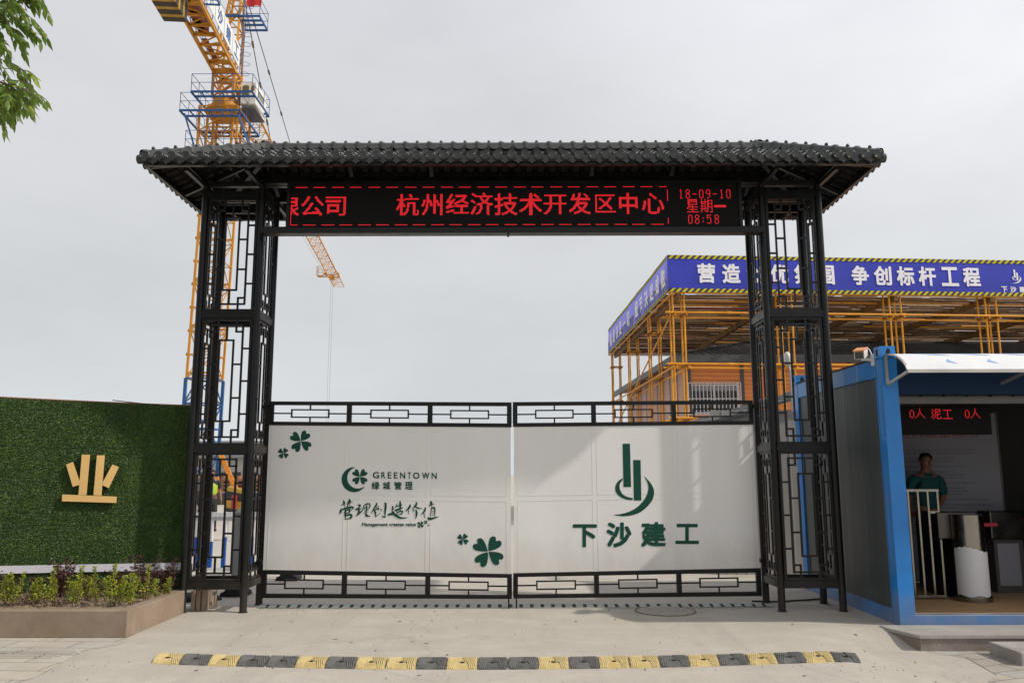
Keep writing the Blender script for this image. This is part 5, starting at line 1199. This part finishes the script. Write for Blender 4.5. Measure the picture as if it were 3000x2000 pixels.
# operator cab
m = MB(); cx0, cx1, cy0, cy1, cz0, cz1 = CX+1.0, CX+1.85, CY-.5, CY+1.3, 22.2, 23.8
P = [(cy0, cz0+.25), (cy0, cz1), (cy1, cz1-.05), (cy1+.35, cz0+.9), (cy1, cz0)]
m.prism(P, lambda y, z, x: V((x, y, z)), cx0, cx1); cab = m.build('cab', cab_w, cr, bevel=.05)
m = MB()
for x0, x1, z0, z1 in ((cx0+.08, cx0+.46, cz0+.72, cz1-.2), (cx0+.58, cx1-.08, cz0+1.05, cz1-.2)):
    k = .07; m.add([(x, cy0-.012, z) for x, z in ((x0+k, z0), (x1-k, z0), (x1, z0+k), (x1, z1-k), (x1-k, z1), (x0+k, z1), (x0, z1-k), (x0, z0+k))], [tuple(range(8))])
m.add([(cx1+.012, y, z) for y, z in ((cy0+.5, cz0+.9), (cy1-.3, cz0+.9), (cy1-.3, cz1-.3), (cy0+.5, cz1-.3))], [(0, 1, 2, 3)]); m.build('window', glass_t, cab)
m = MB(); m.box(cx0-.1, cx1+.04, cy0-.05, cy1, cz0-.07, cz0-.01); m.build('cab_floor', gut_m, cab)

# ================================================================== SCAFFOLD CANOPY
U, W_ = V((1, .068, 0)).normalized(), V((-.022, 1, 0)).normalized(); O = V((4.93, 25.05, 0)); DV = 13.5; DU = 17.3
sp = lambda u, v, z: O+U*u+W_*v+V((0, 0, z))
sc = thing('scaffold_canopy', 'yellow tube scaffold canopy with a slatted deck roof standing around the timber house', 'scaffold', tuple(sp(0, 0, 0)))
def quad_post(u, v):
    m = MB(); zs_ = 7.2
    for du in (.05, .41):
        for dv in (.05, .45): m.rod(sp(u+du, v+dv, 0), sp(u+du, v+dv, zs_), .029, n=8)
    for z in (1.6, 3.25, 4.9, 6.5):
        for dv in (.05, .45): m.rod(sp(u-.05, v+dv+.055, z), sp(u+.52, v+dv+.055, z), .026, n=6)
        for du in (.05, .41): m.rod(sp(u+du+.05, v-.06, z-.07), sp(u+du+.05, v+.56, z-.07), .026, n=6)
        for du in (.05, .41):
            for dv in (.05, .45): m.obox(sp(u+du+.02, v+dv+.02, z-.03), U*.055, W_*.055, (0, 0, .05), 1)
    m.build('post_cluster', [sc_y, clamp_m], sc)
UC = (0, 3.42, 6.95, 10.1, 13.5, 16.8); VC = (0, 3.7, 8.2, 13.0)
for u in UC: quad_post(u, 0)
for v in VC[1:]: quad_post(0, v)
for u in UC[2:5:2]: quad_post(u, DV-.5)
m = MB()
for z in (6.5, 4.9, 3.25):
    for dv, dz in ((-.03, 0), (.50, -.06)): m.rod(sp(-.2, dv, z+dz), sp(DU, dv, z+dz), .029, n=8)
    for u in np.arange(1.8, DU, 5.6): m.rod(sp(u-.08, -.03, z), sp(u+.08, -.03, z), .042, n=8)
    if z < 6: 
        for du in (-.02, .48): m.rod(sp(du, -.2, z-.1), sp(du, DV, z-.1), .028, n=8)
m.rod(sp(-.1, -.05, 7.12), sp(DU, -.05, 7.12), .029, n=8); m.rod(sp(-.1, 1.1, 7.10), sp(DU, 1.1, 7.10), .029, n=8); m.rod(sp(0, -.1, 7.08), sp(0, DV, 7.08), .029, n=8); m.rod(sp(-.1, DV, 7.10), sp(DU, DV, 7.10), .029, n=8)
m.rod(sp(0, .1, 6.45), sp(.0, DV-.3, 3.4), .027, n=8)
m.build('rail', sc_y, sc)
m = MB(); k = 0; v = .25
while v < DV:                                          # lower layer: tubes
    u = -.1
    while u < DU:
        l = random.choice((3.0, 4.0, 6.0)); c = random.random(); m.rod(sp(u, v+random.uniform(-.03, .03), 7.17+random.uniform(-.015, .015)), sp(min(u+l, DU), v+random.uniform(-.03, .03), 7.17+random.uniform(-.015, .015)), .036, n=6, m=0 if c < .88 else 1 if c < .95 else 2); u += l-.1
    v += .40
m.build('deck_tube', [deck_t, sc_y, deck_r], sc)
m = MB(); v = .05
while v < DV:                                          # upper layer: boards laid with gaps
    u = -.1
    while u < DU:
        l = random.uniform(.5, 2.2); w = random.uniform(.18, .30)
        if random.random() < .90: m.obox(sp(u+l/2, v+w/2+random.uniform(-.02, .02), 7.66+random.uniform(-.02, .02)), U*l/2*.985, W_*w/2, (0, 0, .018), random.choice((0, 0, 0, 1, 1)))
        u += l
    v += .37
for v in np.arange(.3, DV, .9): m.bar(sp(-.1, v, 7.60), sp(DU, v, 7.60), .07, .07, m=0)
m.build('deck_board', [deck_w, deck_fleck], sc)
for u in UC:
    m = MB(); m.bar(sp(u+.23, -.05, 7.05), sp(u+.23, DV, 7.05), .11, .20); m.build('deck_beam', beam_d, sc)

def banner(name, label, pfun, L_, mats, lett, zb=7.12, zt=8.30, cords=True):
    t = thing(name, label, 'banner', tuple(pfun(0, 0, 7.1)))
    m = MB(); nu, nv = int(L_/.25), 8; wob = lambda u, z: .35*(.018*math.sin(u*1.3+z*2)+.012*math.sin(u*3.7-z*5)+.03*math.exp(-u*.8)*math.sin((z-7.1)*4+u*5))
    vs = [pfun(L_*i/nu, wob(L_*i/nu, zb+(zt-zb)*j/nv), zb+(zt-zb)*j/nv) for j in range(nv+1) for i in range(nu+1)]
    m.add(vs, [(j*(nu+1)+i, j*(nu+1)+i+1, (j+1)*(nu+1)+i+1, (j+1)*(nu+1)+i) for j in range(nv) for i in range(nu)], 0, True); cl = m.build('cloth', mats[0], t)
    F = lambda u, z, o=0.: pfun(u, wob(u, z)+.012+o, z)
    h = .118
    for z0 in (zb+.002, zt-h-.002):
        m = MB()
        n = int(L_/.2); 
        for i in range(n): m.sheet([(i*.2, z0), (i*.2+.2, z0), (i*.2+.2, z0+h), (i*.2, z0+h)], lambda u, z: F(u, z, -.003), 0)
        u = .02
        while u < L_-.24: m.sheet([(u, z0), (u+.095, z0), (u+.215, z0+h), (u+.12, z0+h)], lambda u, z: F(u, z, .003), 1); u += .198
        m.build('hazard_stripe', [haz_k, haz_y], cl)
    lett(lambda ch, bx, bold: chars([(ch, bx)], lambda u, z, o=0.: F(u, z, .004+o), mats[1], cl, bold), lambda u, z, o=0.: F(u, z, .004+o), cl)
    return t
fb = lambda u, o, z: sp(u-.10, -.09-o, z)
def front_text(ps, F, cl):
    for k, (ch, px) in enumerate((('营', 2068), ('造', 2141), ('创', 2211), ('优', 2281), ('氛', 2350), ('围', 2416), ('争', 2517.5), ('创', 2583.5), ('标', 2649.5), ('杆', 2713), ('工', 2779), ('程', 2843))):
        r = ray(px, 800); u = ((r.x*25.3/r.y)-O.x)/U.x; r2 = r*((25.0+u*.068)/r.y); u = (r2.x-O.x)/U.x+.10
        ps(ch, (u-.285, 8.04, u+.285, 7.42), .035)
    r = ray(2983, 800)*(25.75/ray(2983, 800).y); u = (r.x-O.x)/U.x
    m = MB()
    for P in EMB: m.sheet([(u+(x-320)*.00062, 7.99-(y-208)*.00050) for x, y in P], F)
    m.build('emblem', ban_w, cl)
    for k, ch in enumerate('下沙建工'): ps(ch, (u-.54+.30*k, 7.44, u-.34+.30*k, 7.25), .03)
banner('front_banner', 'blue banner with white Chinese slogan and hazard-striped edges along the canopy front', fb, DU-.1, (ban_b, ban_w), front_text)
sbf = lambda u, o, z: sp(-.09-o, DV-.05-u, z)
def side_text(ps, F, cl):
    chs = '态度决定一切 细节决定成败'; 
    for k, ch in enumerate(chs):
        u = .9+k*.995
        if ch == ' ': continue
        if ch == '一': ps(ch, (u-.30, 7.75, u+.30, 7.67), .0)
        else: ps(ch, (u-.31, 8.03, u+.31, 7.39), .04)
banner('side_banner', 'blue banner toned pale as if backlit, with white slogan running back along the left side of the canopy', sbf, DV+.03, (ban_lit, ban_side_w), side_text)

# ================================================================== TIMBER HOUSE
hs_ = thing('timber_house', 'two-storey orange timber-clad house with dark hipped sheet roof under the scaffold canopy', 'house', (12, 33, 0))
wood = mat('timber_cladding', (.74, .23, .055), .55, col2=(.88, .34, .10), vscale=1.6, stretch=(.5, .5, 6), bump=.3, bscale=3)
HA, HB_, HC = (5.98, 28.1), (26., 28.6), (5.55, 39.8)
lx = lambda x: 28.1+.025*(x-5.98)
m = MB(); wins = [(6.02, 7.74), (9.75, 11.45), (13.5, 15.2), (17.2, 18.9)]
def wallseg(x0, x1, z0, z1):
    z = z0
    while z < z1-.01:
        zz_ = min(z+.145, z1); vs = [(x0, lx(x0)-.012, z), (x1, lx(x1)-.012, z), (x1, lx(x1)-.012, zz_-.018), (x0, lx(x0)-.012, zz_-.018), (x0, lx(x0)+.004, zz_), (x1, lx(x1)+.004, zz_)]
        m.add(vs, [(0, 1, 2, 3), (3, 2, 5, 4)]); z = zz_
wallseg(5.98, 26, 0, 3.58); wallseg(5.98, 26, 4.60, 5.5)
xs_ = [5.98]+[x for w in wins for x in w]+[26]
for a, c in zip(xs_[::2], xs_[1::2]):
    if c-a > .06: wallseg(a, c, 3.58, 4.60)
m.build('front_wall', wood, hs_)
m = MB()
for x in (7.87, 9.62, 11.6, 13.36, 15.4, 17.05): m.bar((x, lx(x)-.02, 0), (x, lx(x)-.02, 5.4), .13, .03, up=(0, 1, 0))
m.bar((6.0, 28.06, 0), (6.0, 28.06, 5.4), .18, .12, up=(0, 1, 0)); m.bar((5.9, lx(5.9)-.02, 3.0), (26, lx(26)-.02, 3.0), .03, .2); m.build('trim', gut_m, hs_)
m = MB(); vs = [(HA[0], HA[1]), (HC[0], HC[1])]
m.add([(HA[0]-.05, HA[1], 0), (HC[0], HC[1], 0), (HC[0], HC[1], 5.4), (HA[0]-.05, HA[1], 5.4)], [(0, 1, 2, 3)]); m.add([(HC[0], HC[1], 0), (26, 40.2, 0), (26, 40.2, 5.4), (HC[0], HC[1], 5.4)], [(0, 1, 2, 3)]); m.build('side_wall', pink_p, hs_)
m = MB()
for k in range(11): y = 28.2+k*1.1; x = HA[0]-.07+(HC[0]-HA[0])*(y-28.1)/11.7; m.box(x-.012, x+.005, y-.018, y+.018, 0, 5.35)
m.build('side_batten', gut_m, hs_)
for k, (x0, x1) in enumerate(wins):
    y = lx(x0)
    m = MB(); z0, z1 = 3.59, 4.59
    for a, c, e_, f_ in ((x0, x1, z0, z0+.05), (x0, x1, z1-.05, z1), (x0, x0+.05, z0+.05, z1-.05), (x1-.05, x1, z0+.05, z1-.05), ((x0+x1)/2-.03, (x0+x1)/2+.03, z0+.05, z1-.05)): m.box(a, c, y-.03, y+.08, e_, f_)
    wn_ = m.build('window', win_w, hs_)
    m = MB(); m.box(x0+.04, x1-.04, y+.045, y+.06, z0+.05, z1-.05); m.build('pane', glass_d, wn_)
    m = MB(); m.box(x0+.05, x1-.05, y+.03, y+.04, z1-.22, z1-.05); m.build('blind', poster_w, wn_)
    m = MB(); n = 15
    for i in range(n): x = x0-.03+(x1-x0+.06)*i/(n-1); m.box(x-.011, x+.011, y-.13, y-.108, z0-.04, z1+.04)
    for z in (z0-.04, (z0+z1)/2, z1+.04): m.box(x0-.05, x1+.05, y-.106, y-.09, z-.015, z+.015)
    m.build('window_bars', win_w, wn_)
m = MB(); ov = .55; ez = 5.50; rz_ = 6.92
A, B_, C_, D_ = V((5.98-ov, 28.1-ov, ez)), V((27, 28.63-ov, ez)), V((27, 40.7, ez)), V((5.55-ov, 39.8+ov, ez)); r0, r1 = V((9.6, 34.0, rz_)), V((27, 34.5, rz_))
m.add([A, B_, r1, r0], [(0, 1, 2, 3)]); m.add([D_, A, r0], [(0, 1, 2)]); m.add([C_, D_, r0, r1], [(0, 1, 2, 3)])
rfh = m.build('roof', roof_d, hs_)
m = MB(); dd = (r0-A)
for i in range(70):                                   # standing ribs of the roof sheets
    x = A.x+.3*i; t0 = V((x, A.y+(x-A.x)*.025, ez+.02)); tt = 1. if x > r0.x else max(.02, (x-A.x)/(r0.x-A.x)); t1 = V((x, t0.y+(r0.y-A.y)*tt, ez+.02+(rz_-ez)*tt)); m.bar(t0, t1, .05, .045)
for i in range(36):
    y = A.y+.33*i; t = min((y-A.y)/(r0.y-A.y), (D_.y-y)/(D_.y-r0.y)); 
    if t <= .02: continue
    xw = A.x+(D_.x-A.x)*(y-A.y)/(D_.y-A.y); m.bar((xw, y, ez+.02), (xw+(r0.x-xw)*t, y, ez+.02+(rz_-ez)*t), .05, .045)
m.bar(A+V((0, 0, .04)), r0+V((0, 0, .06)), .16, .06); m.bar(r0+V((0, 0, .05)), r1+V((0, 0, .05)), .2, .08); m.build('roof_rib', roof_d, rfh)
m = MB(); m.bar(A+V((-.05, -.05, -.10)), B_+V((0, -.05, -.10)), .12, .26); m.bar(A+V((-.06, .0, -.13)), D_+V((-.05, 0, -.13)), .12, .22); m.build('gutter', gut_m, rfh)
m = MB(); m.add([A-V((0, 0, .08)), B_-V((0, 0, .08)), V((27, 28.7, ez-.08)), V((5.95, 28.15, ez-.08))], [(0, 1, 2, 3)]); m.add([A-V((0, 0, .081)), V((5.95, 28.15, ez-.081)), V((5.55, 39.8, ez-.081)), D_-V((0, 0, .081))], [(0, 1, 2, 3)]); m.build('soffit', rust_b, rfh)

# ================================================================== SITE BEHIND THE LEFT TOWER
bf = thing('road_barrier', 'white railing barrier with blue lower bars behind the left lattice tower', 'barrier', (-6, 13.4, 0))
m = MB(); m.box(-9, -3.56, 13.37, 13.45, .93, 1.0); m.box(-9, -3.56, 13.385, 13.435, .88, .929); m.box(-9, -3.56, 13.385, 13.435, .10, .15); m.build('rail', rail_w, bf)
for k in range(24):
    x = -3.70-k*.215; m = MB(); m.box(x-.03, x+.03, 13.385, 13.435, .55 if k % 2 else .62, .88); m.box(x-.03, x+.03, 13.384, 13.436, .15, .5498 if k % 2 else .6198, 1); m.build('baluster', [rail_w, rail_bl], bf)
def bpost(x, y, label):
    t = thing('barrier_post', label, 'barrier post', (x, y, 0), 'barrier posts with rubber bases'); m = MB()
    m.box(x-.06, x+.06, y-.06, y+.06, .06, 1.06); m.build('post', post_g, t, bevel=.008)
    m = MB(); m.box(x-.072, x+.072, y-.072, y+.072, 1.06, 1.09); m.add([(x-.06, y-.06, 1.09), (x+.06, y-.06, 1.09), (x+.06, y+.06, 1.09), (x-.06, y+.06, 1.09), (x, y, 1.15)], [(0, 1, 4), (1, 2, 4), (2, 3, 4), (3, 0, 4)]); m.box(x-.068, x+.068, y-.068, y+.068, .86, .95); m.build('cap', post_g, t)
    m = MB(); m.prism([(-.17, 0), (.17, 0), (.155, .05), (.10, .075), (.085, .14), (-.085, .14), (-.10, .075), (-.155, .05)], lambda a, b_, d: V((x+a, y+d, b_+.003)), -.16, .16); m.build('rubber_base', rubber_b, t, bevel=.012)
bpost(-3.70, 11.45, 'grey barrier post on a black rubber base inside the left lattice tower'); bpost(-3.43, 13.1, 'grey barrier post on a black rubber base behind the bottom of the left gate leaf')
m = MB(); R_ = random.Random(8)
k = 9; rows = []
for j in range(5):
    rr = (.34, .31, .22, .11, .0)[j]; rows += [(-4.10+rr*math.cos(2*PI*i/k)*(1+.2*R_.random()), 11.05+rr*.6*math.sin(2*PI*i/k)*(1+.2*R_.random()), (.004, .04, .075, .09, .095)[j]) for i in range(k)]
m.add(rows, [(j*k+i, j*k+(i+1) % k, (j+1)*k+(i+1) % k, (j+1)*k+i) for j in range(4) for i in range(k)], 0, True); tag(m.build('sandbag', rubber_b, loc=(-4.1, 11.05, 0)), 'dark slumped sandbag on the ground inside the foot of the left tower', 'sandbag')
wk = thing('site_workshop', 'long pale clad workshop far behind the left tower', 'workshop', (-24, 66, 0))
m = MB(); m.box(-40, -15, 66, 76, 0, 2.9); m.build('wall', shed_g, wk); m = MB()
for x in np.arange(-39, -15, 1.2): m = MB(); m.box(x, x+.8, 65.96, 65.995, 1.0, 1.75); m.build('window', glass_d, wk)
m = MB(); m.add([(-41, 65.4, 2.9), (-14, 65.4, 2.9), (-14, 71, 4.4), (-41, 71, 4.4), (-14, 77, 2.9), (-41, 77, 2.9)], [(0, 1, 2, 3), (3, 2, 4, 5)]); m.build('roof', gut_m, wk)
rb_ = thing('formwork_stack', 'rusty brown stack of steel formwork in front of the far workshop', 'formwork stack', (-15, 45, 0))
m = MB()
for lvl in range(7): m.box(-22, -12.4, 44.6, 45.6, .02+lvl*.2, .14+lvl*.2)
for x in np.arange(-21.9, -12.4, .8): m.box(x, x+.12, 44.55, 45.65, 0.0, 1.52)
m.build('frames', rust_b, rb_)
ol = thing('orange_loader', 'orange crane truck with a raised boom behind the white barrier', 'crane truck', (-9.6, 30, 0))
m = MB(); m.bar((-9.75, 30.4, .5), (-10.62, 30.2, 2.42), .15, .18); m.build('boom', orange_m, ol, bevel=.02)
m = MB(); m.bar((-10.38, 29.9, .55), (-10.55, 29.9, 1.5), .11, .12); m.build('stabiliser', orange_m, ol)
m = MB(); m.box(-12.8, -8.6, 29.6, 31.6, .55, .95); m.box(-12.8, -11.2, 29.6, 31.6, .95, 1.5); m.build('chassis', steel_d, ol, bevel=.04)
for x in (-12.2, -11.2, -9.3):
    m = MB(); m.rod((x, 29.5, .42), (x, 29.8, .42), .42, n=24); w = m.build('wheel', rubber_b, ol); m = MB(); m.rod((x, 29.47, .42), (x, 29.502, .42), .2, n=16); m.build('rim', alu, w)
ep = thing('fire_point', 'yellow and black striped stand holding a red fire extinguisher beyond the left tower', 'fire point', (-7.0, 20.5, 0))
m = MB()
for k in range(3, 6): m.prism([(0, .10+k*.2), (.42, .02+k*.2), (.42, .119+k*.2), (0, .199+k*.2)], lambda a, b_, d: V((-6.98+a, 20.5+d, b_)), 0, .3, k % 2)
for k in range(3, 6): m.prism([(0, .20+k*.2), (.42, .12+k*.2), (.42, .219+k*.2), (0, .299+k*.2)], lambda a, b_, d: V((-6.98+a, 20.502+d, b_)), 0, .296, 1-k % 2)
m.build('striped_board', [ballast_y, haz_k], ep)
m = MB(); m.box(-6.95, -6.91, 20.55, 20.59, 0, .62); m.box(-6.63, -6.59, 20.55, 20.59, 0, .58); m.box(-6.95, -6.59, 20.5501, 20.5899, .55, .575); m.build('stand', post_g, ep)
m = MB(); m.rod((-6.74, 20.38, .78), (-6.74, 20.38, 1.06), .065, n=14); m.ball((-6.74, 20.38, 1.06), .065, .065, .05); m.rod((-6.74, 20.38, 1.10), (-6.74, 20.38, 1.15), .02); m.build('extinguisher', ext_r, ep)
# lighter: distant low haze-grey tree line closing the horizon
m = MB(); R_ = random.Random(11)
for k in range(420):
    x = R_.uniform(-260, 260); y = R_.uniform(300, 330)
    if -14 < x < 14: continue
    h = R_.uniform(2, 7.5)*(1 if abs(x) > 10 else .6); m.ball((x, y, h*.5), R_.uniform(2.5, 5), 3, h*.6, nu=7, nv=5)
far = mat('far_trees', (.10, .14, .09), .9, var=.4, vscale=.3)
o = m.build('tree_line', far, loc=(0, 310, 0)); o['kind'] = 'stuff'; tag(o, 'low distant tree line along the horizon', 'tree line')

# ================================================================== SMALL LITTER ON THE APRON
m = MB(); R_ = random.Random(21)
for k in range(420):
    x = R_.uniform(-3.8, 4.0); y = R_.choice((R_.uniform(6.3, 10.2), R_.gauss(10.25, .12), R_.gauss(7.35, .1))); r = R_.uniform(.003, .010)*(1.8 if R_.random() < .05 else 1)
    q = R_.uniform(0, 6.28); z = gh(x, y)+.006; m.add([(x+r*math.cos(q+i*2.09)*R_.uniform(.6, 1.4), y+r*math.sin(q+i*2.09), z) for i in range(3)]+[(x, y, z+r*.7)], [(0, 1, 3), (1, 2, 3), (2, 0, 3)], R_.choice((0, 0, 1)))
for k in range(26):
    x = R_.uniform(-3.7, 4.0); y = R_.uniform(6.4, 9.9); q = R_.uniform(0, 6.28); l = R_.uniform(.02, .04); z = gh(x, y)+.007; d = V((math.cos(q), math.sin(q), .05))*l; n_ = V((-math.sin(q), math.cos(q), .25))*l*.3; p = V((x, y, z)); m.add([p-d, p+n_, p+d, p-n_+V((0, 0, .004))], [(0, 1, 2, 3)], 2)
o = m.build('ground_litter', [slab_e, soil_m, leaf_p2], loc=(0, 8.5, 0)); o['kind'] = 'stuff'; tag(o, 'scattered grit and dry leaves on the concrete driveway', 'litter')
